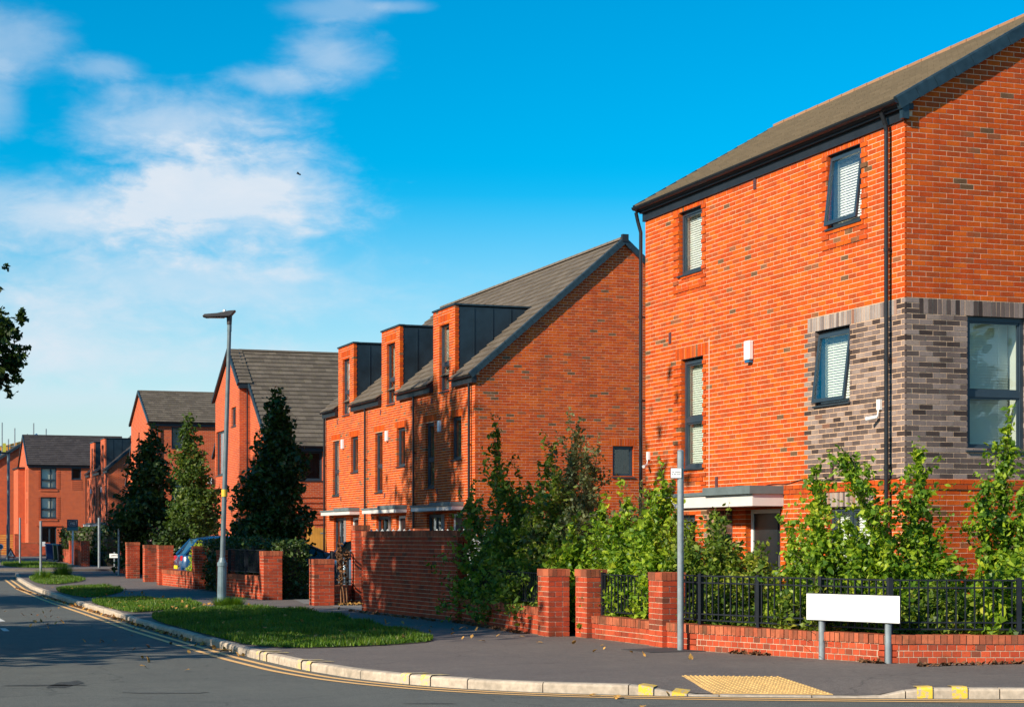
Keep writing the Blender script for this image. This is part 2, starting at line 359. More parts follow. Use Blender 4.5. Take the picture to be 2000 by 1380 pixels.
# pieces: bricks and tiles that share one cube mesh per material; the largest seen are objects, the rest one mesh
CUBES = {}
UV8 = np.array([(x, y, z) for z in (-.5, .5) for x, y in ((-.5, -.5), (.5, -.5), (.5, .5), (-.5, .5))])
CF = [(0, 3, 2, 1), (4, 5, 6, 7), (0, 1, 5, 4), (1, 2, 6, 5), (2, 3, 7, 6), (3, 0, 4, 7)]
def cube_mesh(mat, nm):
    if (mat, nm) not in CUBES:
        me = bpy.data.meshes.new(nm); me.from_pydata(UV8.tolist(), [], CF); me.materials.append(MATS[mat]); me.update(); CUBES[mat, nm] = me
    return CUBES[mat, nm]
class Pieces:
    def __init__(s, name, rest=None): s.name = name; s.rest = rest or name; s.L = []
    def add(s, M, parent, mat): s.L.append((M, parent, mat))
    def finish(s, limit=290):
        def score(it):
            M = it[0]; c = M.translation; q = proj(c.x, c.y, c.z)
            if q is None or not (-30 < q[0] < 2030 and -30 < q[1] < 1410): return 0
            sx = sorted((M.col[0].length, M.col[1].length, M.col[2].length))
            ax = [Vector(M.col[i][:3]) for i in range(3)]; pts = [proj(*(c + a * .5)) for a in ax]
            ws = []
            for p_ in pts: ws.append((p_[0] - q[0], p_[1] - q[1]) if p_ else (0, 0))
            A = max(abs(ws[i][0] * ws[j][1] - ws[i][1] * ws[j][0]) for i, j in ((0, 1), (0, 2), (1, 2)))
            return A
        s.L.sort(key=score, reverse=True)
        rest = {}
        for i, (M, parent, mat) in enumerate(s.L):
            if i < limit and (limit > 1000 or score((M,)) > 0):
                o = bpy.data.objects.new(s.name, cube_mesh(mat, s.name)); COL.objects.link(o); o.parent = parent
                M2 = M.copy(); M2.translation = M.translation - WL[parent.name]; o.matrix_local = M2
            else: rest.setdefault((parent.name, mat), []).append(M)
        for (pn, mat), Ms in rest.items():
            A = np.array([np.array(M) for M in Ms]); V = np.einsum('nij,kj->nki', A[:, :3, :3], UV8) + A[:, None, :3, 3]
            n = len(Ms); V = V.reshape(-1, 3); par = bpy.data.objects[pn]; org = V.mean(0); V = V - org
            F = (np.array(CF)[None] + 8 * np.arange(n)[:, None, None]).reshape(-1)
            me = bpy.data.meshes.new(s.rest); me.vertices.add(8 * n); me.vertices.foreach_set('co', V.reshape(-1))
            me.loops.add(24 * n); me.loops.foreach_set('vertex_index', F); me.polygons.add(6 * n)
            me.polygons.foreach_set('loop_start', np.arange(0, 24 * n, 4)); me.materials.append(MATS[mat]); me.update(calc_edges=True); me.shade_flat()
            o = bpy.data.objects.new(s.rest, me); reg(o, org, par); o['kind'] = 'stuff'
def fmat(F, s0, s1, z0, z1, n0, n1, jit=0.0):
    c = F.p((s0 + s1) / 2, (n0 + n1) / 2, (z0 + z1) / 2)
    M = Matrix.Identity(4)
    M.col[0] = (*(F.d * (s1 - s0)), 0); M.col[1] = (*(F.n * (n1 - n0)), 0); M.col[2] = (0, 0, z1 - z0, 0); M.translation = c
    if jit:
        r = Euler((random.gauss(0, jit), random.gauss(0, jit), random.gauss(0, jit))).to_matrix().to_4x4()
        T = Matrix.Translation(c); M = T @ r @ T.inverted() @ M
    return M
J = .0056   # half a joint
def lay(P, F, parent, L, z0, nc, matf='red_brick', openings=(), ztop=None, corner0=None, corner1=None, proudf=None, depth=.1, jit=.004, soldiers=(), smat=None, unit=.225):
    """stretcher bond. corner0/1: parity of the courses that stop short there for the return wall (None: none).
    openings: (s0, s1, z0, z1); soldiers: the same, filled with upright bricks; ztop(s): upper limit; proudf(s, z, k) -> metres proud"""
    for k in range(nc):
        z = z0 + k * .075; zm = z + .0375
        a = 0.0; b = L
        if corner0 is not None and k % 2 == corner0: a = .1125 + J
        if corner1 is not None and k % 2 == corner1: b = L - .1125 - J
        ph = unit / 2 if k % 2 == (corner0 if corner0 is not None else 1) else 0.0
        iv = [(a, b)]
        for o in list(openings) + [q[:4] for q in soldiers]:
            if o[2] < zm < o[3]:
                nv = []
                for (p, q) in iv:
                    if o[1] <= p or o[0] >= q: nv.append((p, q)); continue
                    if o[0] - p > .012: nv.append((p, o[0]))
                    if q - o[1] > .012: nv.append((o[1], q))
                iv = nv
        if ztop is not None:
            nv = []
            for (p, q) in iv:
                n = max(2, int((q - p) / .05)); ok = [ztop(p + (q - p) * i / n) > zm for i in range(n + 1)]
                i = 0
                while i <= n:
                    if ok[i]:
                        j = i
                        while j + 1 <= n and ok[j + 1]: j += 1
                        if j > i: nv.append((p + (q - p) * i / n, p + (q - p) * j / n))
                        i = j + 1
                    else: i += 1
            iv = nv
        for (p, q) in iv:
            i0 = int(math.floor((p - ph) / unit + 1e-6)); bp = [p]; g_ = ph + (i0 + 1) * unit
            while g_ < q - .045:
                if g_ > p + .045: bp.append(g_)
                g_ += unit
            bp.append(q)
            for s0, s1 in zip(bp, bp[1:]):
                if s1 - s0 < .014: continue
                pr = (proudf((s0 + s1) / 2, zm, k) if proudf else 0) + random.uniform(-.0015, .0015)
                mt = matf if isinstance(matf, str) else matf((s0 + s1) / 2, zm)
                PP = P[mt] if isinstance(P, dict) else P
                e0 = J if s0 > p + .001 else 0.0; e1 = J if s1 < q - .001 else 0.0
                PP.add(fmat(F, s0 + e0, s1 - e1, z + J, z + .075 - J, -depth, pr, jit), parent, mt)
    for (a, b, c, d, mt) in soldiers:
        n = max(1, round((b - a) / .075)); w = (b - a) / n
        for i in range(n):
            PP = P[mt] if isinstance(P, dict) else P
            PP.add(fmat(F, a + i * w + J, a + (i + 1) * w - J, c + J, d - J, -depth, random.uniform(-.001, .003), jit), parent, mt)
def backing(F, L, z0, z1, openings, mat, parent, name='wall', ztop=None, n0=-.30, n1=-.004, extra=.012, i0=0.0, i1=0.0):
    """the wall behind the face bricks, opened at the windows; its top follows ztop"""
    ss = sorted({i0, L - i1} | {max(i0, o[0] - extra) for o in openings} | {min(L - i1, o[1] + extra) for o in openings})
    zs = sorted({z0, z1} | {o[2] - extra for o in openings} | {min(z1, o[3] + extra) for o in openings})
    mb = MB()
    for i in range(len(ss) - 1):
        for j in range(len(zs) - 1):
            sm = (ss[i] + ss[i + 1]) / 2; zm = (zs[j] + zs[j + 1]) / 2
            if any(o[0] - extra < sm < o[1] + extra and o[2] - extra < zm < o[3] + extra for o in openings): continue
            mb.fbox(F, ss[i], ss[i + 1], zs[j], zs[j + 1], n0, n1)
    if ztop:
        ap = ztop
        mb.prism([F.p(s, n1, z) for s, z in ap], F.n * (n0 - n1))
    return mb.build(name, mat, parent)

def window(F, parent, s0, s1, z0, z1, inset=.075, transom=None, mullion=None, blind='blind_white', tilt=0, slat=True, blind_to=None, fm='frame_anthracite', sill=True, curtain=False, blind_s=None, blind_d=.055):
    """frame, pane(s), an optional top-hung casement standing open, and a blind behind"""
    fw = .062; fd = .07; n1 = -inset; n0 = n1 - fd
    mb = MB()
    mb.fbox(F, s0, s0 + fw, z0, z1, n0, n1); mb.fbox(F, s1 - fw, s1, z0, z1, n0, n1)
    mb.fbox(F, s0 + fw, s1 - fw, z0, z0 + fw, n0, n1); mb.fbox(F, s0 + fw, s1 - fw, z1 - fw, z1, n0, n1)
    if transom: mb.fbox(F, s0 + fw, s1 - fw, transom - .045, transom + .045, n0 + .002, n1 - .002)
    if mullion: mb.fbox(F, mullion - .04, mullion + .04, z0 + fw, z1 - fw, n0 + .004, n1 - .004)
    w = mb.build('window', fm, parent)
    if sill:
        sb = MB(); sb.fbox(F, s0 - .03, s1 + .03, z0 - .03, z0 - .001, n1 - .03, .035); sb.build('sill', 'sill_dark', w)
    zb = [z0 + fw, transom - .045, transom + .045, z1 - fw] if transom else [z0 + fw, z1 - fw]
    cells = [(zb[i], zb[i + 1]) for i in range(0, len(zb), 2)]
    scells = [(s0 + fw, mullion - .04), (mullion + .04, s1 - fw)] if mullion else [(s0 + fw, s1 - fw)]
    if not tilt:
        for (a, b) in cells:
            for (c, d) in scells:
                sb = MB(); e = .028   # slim sash bead
                for q in ((c, c + e, a, b), (d - e, d, a, b), (c + e, d - e, a, a + e), (c + e, d - e, b - e, b)): sb.fbox(F, *q, n0 + .02, n1 - .018)
                sb.build('sash', fm, w)
                pm = MB(); pm.fbox(F, c + e, d - e, a + e, b - e, n0 + .028, n0 + .036); pm.build('pane', 'window_glass', w)
    else:
        (a, b) = cells[-1]; c, d = scells[0]; c -= .03; d += .03; a -= .03; b += .02
        rot = lambda s_, n_, z_: F.p(s_, n1 + .012 + (n_ * math.cos(tilt) + (b - z_) * math.sin(tilt)), b - (b - z_) * math.cos(tilt) + n_ * math.sin(tilt))
        def tb(mb, s_0, s_1, z_0, z_1, m0, m1):
            P = [rot(s_, n_, z_) for z_ in (z_0, z_1) for s_, n_ in ((s_0, m0), (s_1, m0), (s_1, m1), (s_0, m1))]
            mb.add(P, CF)
        sb = MB(); e = .055
        for q in ((c, c + e, a, b), (d - e, d, a, b), (c + e, d - e, a, a + e), (c + e, d - e, b - e, b)): tb(sb, *q, -.02, .022)
        sb.build('open_casement', fm, w)
        pm = MB(); tb(pm, c + e, d - e, a + e, b - e, -.004, .004); pm.build('pane', 'window_glass', w)
    if slat:
        bb = MB(); zt = z1 - .05; zbm = blind_to if blind_to else z0 + .05
        bs0, bs1 = blind_s if blind_s else (s0 + .05, s1 - .05)
        z = zt; bn = n0 - blind_d; k = 0
        pr_ = MB(); pr_.fbox(F, s0 - .01, s0 + .03, z0, z1, n0 - .26, n0 - .002); pr_.fbox(F, s1 - .03, s1 + .01, z0, z1, n0 - .26, n0 - .002); pr_.fbox(F, s0 + .031, s1 - .031, z0 - .01, z0 + .03, n0 - .26, n0 - .002); pr_.fbox(F, s0 + .031, s1 - .031, z1 - .03, z1 + .01, n0 - .26, n0 - .002); pr_.build('plaster_reveal', 'blind_green', w)
        while z > zbm:
            t = 1.0
            hw = .0265
            P = [F.p(s_, bn + dn, z + dz) for s_, dn, dz in ((bs0, hw * math.cos(t), -hw * math.sin(t)), (bs1, hw * math.cos(t), -hw * math.sin(t)), (bs1, -hw * math.cos(t), hw * math.sin(t)), (bs0, -hw * math.cos(t), hw * math.sin(t)))]
            bb.add(P, [(0, 1, 2, 3)]); z -= .040 + random.uniform(-.0015, .0015)
        for s_ in (bs0 + .18 * (bs1 - bs0), bs1 - .18 * (bs1 - bs0)): bb.fbox(F, s_ - .006, s_ + .006, zbm, zt, bn - .004, bn + .004)
        bb.fbox(F, bs0, bs1, zbm - .03, zbm - .005, bn - .02, bn + .02); bb.build('blind', blind, w)
    elif curtain:
        bb = MB(); n = 14
        for i in range(n):
            x0 = s0 + .04 + (s1 - s0 - .08) * i / n; x1 = s0 + .04 + (s1 - s0 - .08) * (i + 1) / n; xm = (x0 + x1) / 2
            P = [F.p(x0, n0 - .12, z0), F.p(xm, n0 - .06, z0), F.p(x1, n0 - .12, z0), F.p(x0, n0 - .12, z1), F.p(xm, n0 - .06, z1), F.p(x1, n0 - .12, z1)]
            bb.add(P, [(0, 1, 4, 3), (1, 2, 5, 4)])
        bb.build('curtain', 'curtain', w)
    else:
        bb = MB(); rd = .06 if blind.startswith('blind') else .60; bb.fbox(F, s0 - .02, s1 + .02, z0 - .02, z1 + .02, n0 - rd - .02, n0 - rd); bb.build('room_behind', blind, w)
    return w

def roof_slope(P, parent, A, B, C, mat, gauge=.30, width=.335, thick=.030, name='roof'):
    """tiles on the slope: A eave start, B eave end, C ridge start (points); courses run from A towards B"""
    A, B, C = Vector(A), Vector(B), Vector(C)
    u = (B - A); L = u.length; u.normalize(); v = (C - A); v -= u * v.dot(u); H = v.length; v.normalize(); n = u.cross(v)
    if n.z < 0: n = -n
    nr = int(math.ceil(H / gauge)); g = H / nr; nt = int(round(L / width)); w = L / nt
    slab = MB(); slab.prism([A - n * .03, B - n * .03, B + v * H - n * .03, A + v * H - n * .03], n * -.05); rf = slab.build(name, 'fascia_black', parent)
    tilt = math.atan((thick + .006) / g)
    v2 = (v * math.cos(tilt) - n * math.sin(tilt)); n2 = (n * math.cos(tilt) + v * math.sin(tilt))
    for r in range(nr):
        off = (r % 2) * w / 2
        for i in range(nt + (1 if off else 0)):
            a = max(0, i * w - off); b = min(L, (i + 1) * w - off)
            if b - a < .03: continue
            c = A + u * ((a + b) / 2) + v * ((r + .5) * g) + n * (.012 + random.uniform(-.002, .003)) + v * .02
            M = Matrix.Identity(4); M.col[0] = (*(u * (b - a - .006)), 0); M.col[1] = (*(v2 * (g + .06)), 0); M.col[2] = (*(n2 * thick), 0); M.translation = c
            P.add(M, rf, mat)
    return rf, u, v, n, H, L
def pipe(parent, x, y, z0, z1, name='downpipe', r=.034, swan=None):
    mb = MB(); mb.tube((x, y, z0), (x, y, z1), r, k=12)
    z = z0 + .9
    while z < z1 - .2:
        mb.tube((x, y, z), (x, y, z + .05), r + .008, k=12); mb.box(x, x + .1, y - .012, y + .012, z + .01, z + .04); z += 1.55
    if swan:
        mb.tube((x, y, z1), swan[0], r, k=12); mb.tube(swan[0], swan[1], r, k=12)
    o = mb.build(name, 'gutter_black', parent, smooth=False); return o
def gutter(parent, p0, p1, out_n, r=.058, mat='gutter_black'):
    """half-round gutter with closed ends"""
    p0 = Vector(p0); p1 = Vector(p1); on = Vector(out_n); mb = MB(); k = 8
    for a, b in ((p0, p1),):
        vs = []
        for p in (a, b):
            for rr in (r, r - .008):
                for i in range(k + 1):
                    t = math.pi * i / k; vs.append(p + on * math.cos(t) * rr - Vector((0, 0, math.sin(t) * rr)))
        m = k + 1; fs = []
        for i in range(k):
            fs += [(i, i + 1, 2 * m + i + 1, 2 * m + i), (m + i, 3 * m + i, 3 * m + i + 1, m + i + 1)]
        fs += [(0, 2 * m, 3 * m, m), (k, m + k, 3 * m + k, 2 * m + k)]
        fs += [tuple(range(0, m)), tuple(range(2 * m, 3 * m))]
        mb.add(vs, fs)
    return mb.build('gutter', mat, parent)
def capped(parent, pts, n_pieces, wdt, hgt, mat, name):
    """a run of overlapping cap pieces from point to point (verge caps, ridge tiles)"""
    a, b, up, side = pts; a = Vector(a); b = Vector(b); up = Vector(up).normalized(); side = Vector(side).normalized()
    for i in range(n_pieces):
        p = a.lerp(b, i / n_pieces); q = a.lerp(b, (i + 1) / n_pieces); d = (q - p).normalized(); e = .006 if i % 1 == 0 else 0
        mb = MB(); w, h = wdt, hgt
        P = []
        for pt, k in ((p + d * .004, 1.0), (q, .93)):
            P += [pt - side * w * k - up * h * k, pt + side * w * k - up * h * k, pt + side * w * k + up * .01 * k, pt + side * w * .4, pt - side * w * .4, pt - side * w * k + up * .01 * k]
            P[-3] = pt + side * w * .45 + up * .035 * k; P[-2] = pt - side * w * .45 + up * .035 * k
        fs = [tuple(range(5, -1, -1)), tuple(range(6, 12))] + [(j, (j + 1) % 6, 6 + (j + 1) % 6, 6 + j) for j in range(6)]
        mb.add(P, fs); mb.build(name, mat, parent)

def text_part(s, size, M, mat, parent, name='lettering', extrude=.001, spacing=1.0, align='CENTER'):
    cu = bpy.data.curves.new(name, 'FONT'); cu.body = s; cu.size = size; cu.extrude = extrude; cu.align_x = align; cu.align_y = 'CENTER'; cu.space_character = spacing; cu.space_line = .95
    tmp = bpy.data.objects.new('tmp', cu); COL.objects.link(tmp)
    dg = bpy.context.evaluated_depsgraph_get(); me = bpy.data.meshes.new_from_object(tmp.evaluated_get(dg)); bpy.data.objects.remove(tmp)
    me.materials.clear(); me.materials.append(MATS[mat]); me.name = name
    o = bpy.data.objects.new(name, me); COL.objects.link(o); o.parent = parent
    WL[o.name] = M.translation.copy(); M2 = M.copy(); M2.translation = M.translation - WL[parent.name]; o.matrix_local = M2
    return o
def face_matrix(loc, d, n):
    """text lies in the plane spanned by d (reading direction) and z, facing n"""
    d = Vector(d).normalized(); n = Vector(n).normalized(); z = n.cross(d)
    M = Matrix.Identity(4); M.col[0] = (*d, 0); M.col[1] = (*z, 0); M.col[2] = (*n, 0); M.translation = Vector(loc); return M

# ------------------------------------------------------------------ ground
PZ = .10
def sheet(name, pts, z, mat, kind='structure', thick=None):
    mb = MB()
    if thick: mb.prism([(x, y, z - thick) for x, y in pts], (0, 0, thick))
    else: mb.add([(x, y, z) for x, y in pts], [tuple(range(len(pts)))])
    o = mb.build(name, mat); o['kind'] = kind; return o
sheet('ground', [(-900, -300), (900, -300), (900, 1500), (-900, 1500)], -.02, 'soil')
sheet('road', [(-6.5, -40), (60, -40), (60, 40), (60, 95), (60, 400), (-6.5, 400)], 0.0, 'road_asphalt')
sheet('footway', [(-14, -40), (-2.2, -40), (-2.2, 60), (-1.2, 90), (2, 300), (-14, 300)], PZ, 'pavement_asphalt', thick=.2)
KERB = [(6.95, 80.6), (6.25, 72.0), (5.55, 58.9), (5.27, 48.1), (5.19, 39.7), (5.08, 32.5), (5.10, 27.6), (5.13, 24.2), (5.24, 21.9), (5.46, 20.4), (5.80, 19.35), (6.22, 18.55), (6.75, 17.92), (7.40, 17.38), (8.10, 16.92), (9.57, 16.18), (10.99, 15.55), (14.2, 14.1), (30.0, 7.0)]
def arc_pts(P, step):
    """points along the polyline every step metres, with the direction there (smoothed)"""
    V = [Vector(p) for p in P]; L = [0]
    for i in range(1, len(V)): L.append(L[-1] + (V[i] - V[i - 1]).length)
    def at(s):
        s = max(0, min(L[-1], s))
        for i in range(1, len(V)):
            if s <= L[i] + 1e-9: return V[i - 1].lerp(V[i], (s - L[i - 1]) / (L[i] - L[i - 1]))
        return V[-1]
    n = int(L[-1] / step); res = []
    for i in range(n + 1):
        s = i * step; p = (at(s - .35) + at(s) + at(s + .35)) / 3; d = (at(s + .3) - at(s - .3)).normalized(); res.append((p, d, s))
    return res, at, L
AK, kat, KL = arc_pts(KERB, .915)
def left_of(d): return Vector((d.y, -d.x))      # walking from far to near: road on the right hand
# kerb direction runs towards the camera and then to the right; the road lies on its right side (looking along d)
def road_side(d): return Vector((-d.y, d.x)) * -1
# inner edge of the pavement sheet follows the kerb's back
def offset_line(dist, step=.3, s0=None, s1=None):
    pts, at, L = arc_pts(KERB, step); r = []
    for p, d, s in pts:
        if s0 is not None and s < s0: continue
        if s1 is not None and s > s1: continue
        nr = Vector((-d.y, d.x)); r.append((p + nr * dist, d, s))
    return r
# nr = (-dy, dx): with d = (0,-1) this is (1, 0), i.e. towards the pavement (+X)
inner = [tuple(p) for p, d, s in offset_line(1.3, .5)]
pave = sheet('pavement', inner + [(60, -3), (60, 80.6), (12, 80.6)], PZ, 'pavement_asphalt', thick=.2)
sheet('far_pavement', [(6.9, 91.0), (9.6, 89.6), (60, 89.6), (60, 400), (10.5, 400), (8.0, 110)], PZ, 'pavement_asphalt', thick=.2)
# dropped kerb window along the kerb: found from the pixel columns of the crossing
def kerb_drop(s):
    def sm(a, b, x): t = max(0, min(1, (x - a) / (b - a))); return t * t * (3 - 2 * t)
    return sm(SD0, SD1, s) * (1 - sm(SD2, SD3, s))
def s_at_px(px):
    best = None
    for p, d, s in offset_line(0, .05):
        q = proj(p.x, p.y, .05)
        if q and (p.y < 30 or px < 330) and (best is None or abs(q[0] - px) < best[0]): best = (abs(q[0] - px), s)
    return best[1]
SD0, SD1, SD2, SD3 = s_at_px(1215), s_at_px(1365), s_at_px(1700), s_at_px(1812)
kerb = None
def kerb_stone(i, s0, s1, pk, base):
    mb = MB(); prof = [(0.0, -.15), (.0, .078), (.008, .095), (.024, .104), (.125, .106), (.125, -.15)]
    P = []; ks = 4
    for j in range(ks + 1):
        s = s0 + .006 + (s1 - s0 - .012) * j / ks; p = kat(s); d = (kat(s + .3) - kat(s - .3)).normalized(); p = (kat(s - .3) + p + kat(s + .3)) / 3
        nr = Vector((-d.y, d.x)); h = 1 - .86 * kerb_drop(s)
        for a, z in prof: P.append((p.x + nr.x * a + pk[0] * nr.x, p.y + nr.y * a + pk[0] * nr.y, z * h + pk[1] if z > 0 else z))
    m = len(prof); fs = [tuple(range(m)), tuple(range((ks + 1) * m - 1, ks * m - 1, -1))]
    for j in range(ks):
        for a in range(m): fs.append((j * m + a, j * m + (a + 1) % m, (j + 1) * m + (a + 1) % m, (j + 1) * m + a))
    mb.add(P, fs); return mb.build('kerb_stone', 'kerb_concrete', base)
kb = MB(); kb.prism([(x, y, -.16) for x, y in [tuple(p) for p, d, s in offset_line(.0, 1.0)] + [tuple(p) for p, d, s in offset_line(.11, 1.0)][::-1]], (0, 0, .02))
kerb = kb.build('kerb', 'mortar_garden'); kerb['kind'] = 'structure'
for i in range(len(AK) - 1):
    s0, s1 = AK[i][2], AK[i + 1][2]; p = AK[i][0]
    worn = 1 if 24 < p.y < 60 else .25
    kerb_stone(i, s0, s1, (random.uniform(-.012, .012) * worn, random.uniform(-.012, .006) * worn), kerb)
def pave_z(s, a):
    """height of the pavement surface a metres behind the kerb face: it dips to the dropped kerb"""
    t = max(0, min(1, (a - .125) / 1.175)); return PZ - (1 - t) * (PZ - .018) * kerb_drop(s)
mb = MB(); rows = [.125, .35, .6, .9, 1.31]; PP_ = [offset_line(a, .25) for a in rows]; n_ = len(PP_[0])
for i in range(n_):
    for j, a in enumerate(rows):
        p, d, ss_ = PP_[j][i]; mb.v.append((p.x, p.y, pave_z(ss_, a) + (.001 if a < 1.3 else 0)))
for i in range(n_ - 1):
    for j in range(len(rows) - 1): k = i * len(rows) + j; mb.f.append((k, k + 1, k + len(rows) + 1, k + len(rows))); mb.m.append(0)
mb.build('pavement_edge', 'pavement_asphalt')['kind'] = 'structure'
# ramped edge of the pavement where the kerb is dropped (asphalt in front of it)
# double yellow lines
def line_strip(name, d0, d1, s0, s1, z, mat):
    mb = MB(); a = offset_line(-d0, .25, s0, s1); b = offset_line(-d1, .25, s0, s1); P = []
    for (p, _, _), (q, _, _) in zip(a, b): P += [(p.x, p.y, z), (q.x, q.y, z)]
    mb.add(P, [(2 * i, 2 * i + 1, 2 * i + 3, 2 * i + 2) for i in range(len(a) - 1)])
    o = mb.build(name, mat); o['kind'] = 'structure'; return o
SX = s_at_px(95)
line_strip('yellow_line', .16, .245, 8.0, KL[-1], .005, 'yellow_paint'); line_strip('yellow_line', .36, .445, 8.0, KL[-1], .005, 'yellow_paint')
for (x, y0, y1) in ((2.62, 32.6, 33.7), (2.86, 36.4, 40.4), (3.2, 44.5, 48.5), (3.6, 54, 58)):
    sheet('centre_line', [(x, y0), (x + .1, y0), (x + .12, y1), (x + .02, y1)], .006, 'road_white')
def stain(name, px, py, rx, ry, mat, seed):
    r = random.Random(seed); Z = CAM_H * 3650 / (py - 1049); u = (px - 1000) / 3650 * Z; cx, cy = u * CT + Z * ST, -u * ST + Z * CT; k = 26
    a = [r.uniform(.6, 1.2) for _ in range(k)]; a = [(a[i - 1] + a[i] * 2 + a[(i + 1) % k]) / 4 for i in range(k)]
    sheet(name, [(cx + CT * math.cos(t * 2 * math.pi / k) * rx * a[t] + ST * math.sin(t * 2 * math.pi / k) * ry * a[t], cy - ST * math.cos(t * 2 * math.pi / k) * rx * a[t] + CT * math.sin(t * 2 * math.pi / k) * ry * a[t]) for t in range(k)], .004, mat)
stain('oil_stain', 128, 1336, .16, .55, 'stain_dark', 1); stain('oil_stain', 85, 1338, .42, .10, 'stain_dark', 2); stain('oil_stain', 330, 1352, .5, .12, 'stain_soft', 3); stain('oil_stain', 840, 1373, .3, .06, 'stain_soft', 4)
# no-loading ticks painted on the kerb
for px, n in ((512, 2), (595, 2), (812, 2), (1290, 2), (1838, 2)):
    for j in range(n):
        s = s_at_px(px) + (j - .5) * .34
        mb = MB(); P = []
        for t in (-.075, .075):
            p = (kat(s + t - .3) + kat(s + t) + kat(s + t + .3)) / 3; d = (kat(s + .3) - kat(s - .3)).normalized(); nr = Vector((-d.y, d.x)); h = 1 - .86 * kerb_drop(s + t)
            for a, z in ((-.016, .002), (-.016, .086 * h + .004), (.0, .108 * h + .004), (.024, .118 * h + .001), (.30, pave_z(s + t, .30) + .006)): P.append((p.x + nr.x * a, p.y + nr.y * a, z))
        mb.add(P, [(i, i + 1, 6 + i, 5 + i) for i in range(4)]); mb.build('kerb_marking', 'kerb_yellow' if px < 1200 else 'kerb_yellow_fresh')['kind'] = 'structure'
# tactile paving: blister flags as pieces
tac = thing('tactile_paving', 'buff blister paving flags at the dropped kerb crossing', 'tactile paving', (8.6, 16.9, PZ))
sA = s_at_px(1388); sB = s_at_px(1628)
for r in range(3):
    lo = sA; hi = sB; n_al = max(1, round((hi - lo) / .4))
    for i in range(n_al):
        mb = MB()
        def tp(u, w):
            ss = lo + i * .4 + u - (r * .4 + w) * .42; a = .135 + r * .4 + w; p = (kat(ss - .3) + kat(ss) + kat(ss + .3)) / 3; d = (kat(ss + .3) - kat(ss - .3)).normalized()
            return (p.x - d.y * a, p.y + d.x * a, pave_z(ss, a) + .006)
        q = [tp(0, 0), tp(.394, 0), tp(.394, .394), tp(0, .394)]
        mb.add([(x, y, z - .06) for x, y, z in q] + q, CF)
        for a in range(6):
            for b in range(6):
                x, y, z = tp(.033 + a * .0656, .033 + b * .0656); k = 6
                vs = [(x + math.cos(t * math.pi / 3) * .018, y + math.sin(t * math.pi / 3) * .018, z) for t in range(k)] + [(x + math.cos(t * math.pi / 3) * .010, y + math.sin(t * math.pi / 3) * .009, z + .009) for t in range(k)]
                mb.add(vs, [(t, (t + 1) % k, k + (t + 1) % k, k + t) for t in range(k)] + [tuple(range(k, 2 * k))])
        mb.build('paving_flag', 'tactile_buff', tac)
# utility cover by the pole
cv = MB(); cx, cy = 10.25, 22.55
cv.prism([(cx - .5, cy + .25, PZ), (cx + .35, cy + .35, PZ), (cx + .45, cy - .45, PZ), (cx - .42, cy - .5, PZ)], (0, 0, .008))
tag(cv.build('service_cover', 'manhole'), 'dark rectangular service cover set in the pavement beside the grey pole', 'cover')
# driveway patches, dark soil beds
sheet('driveway', [(10.0, 36.6), (10.05, 39.7), (11.0, 40.2), (16.2, 40.6), (16.2, 36.9)], PZ + .004, 'driveway_concrete')
sheet('driveway', [(9.75, 40.6), (10.2, 43.7), (16.2, 44.0), (16.2, 40.9)], PZ + .008, 'driveway_concrete')
sheet('driveway', [(9.75, 59.1), (9.9, 62.8), (16.2, 63.0), (16.2, 59.2)], PZ + .004, 'driveway_concrete')
sheet('garden_bed', [(10.75, 25.4), (10.8, 23.3), (11.9, 19.5), (20, 16.4), (20, 22.8), (14.0, 22.9), (14.0, 36), (10.6, 36)], PZ + .012, 'soil')
sheet('garden_bed', [(9.8, 44.2), (9.6, 52.8), (13, 53), (13, 44.6)], PZ + .010, 'soil')

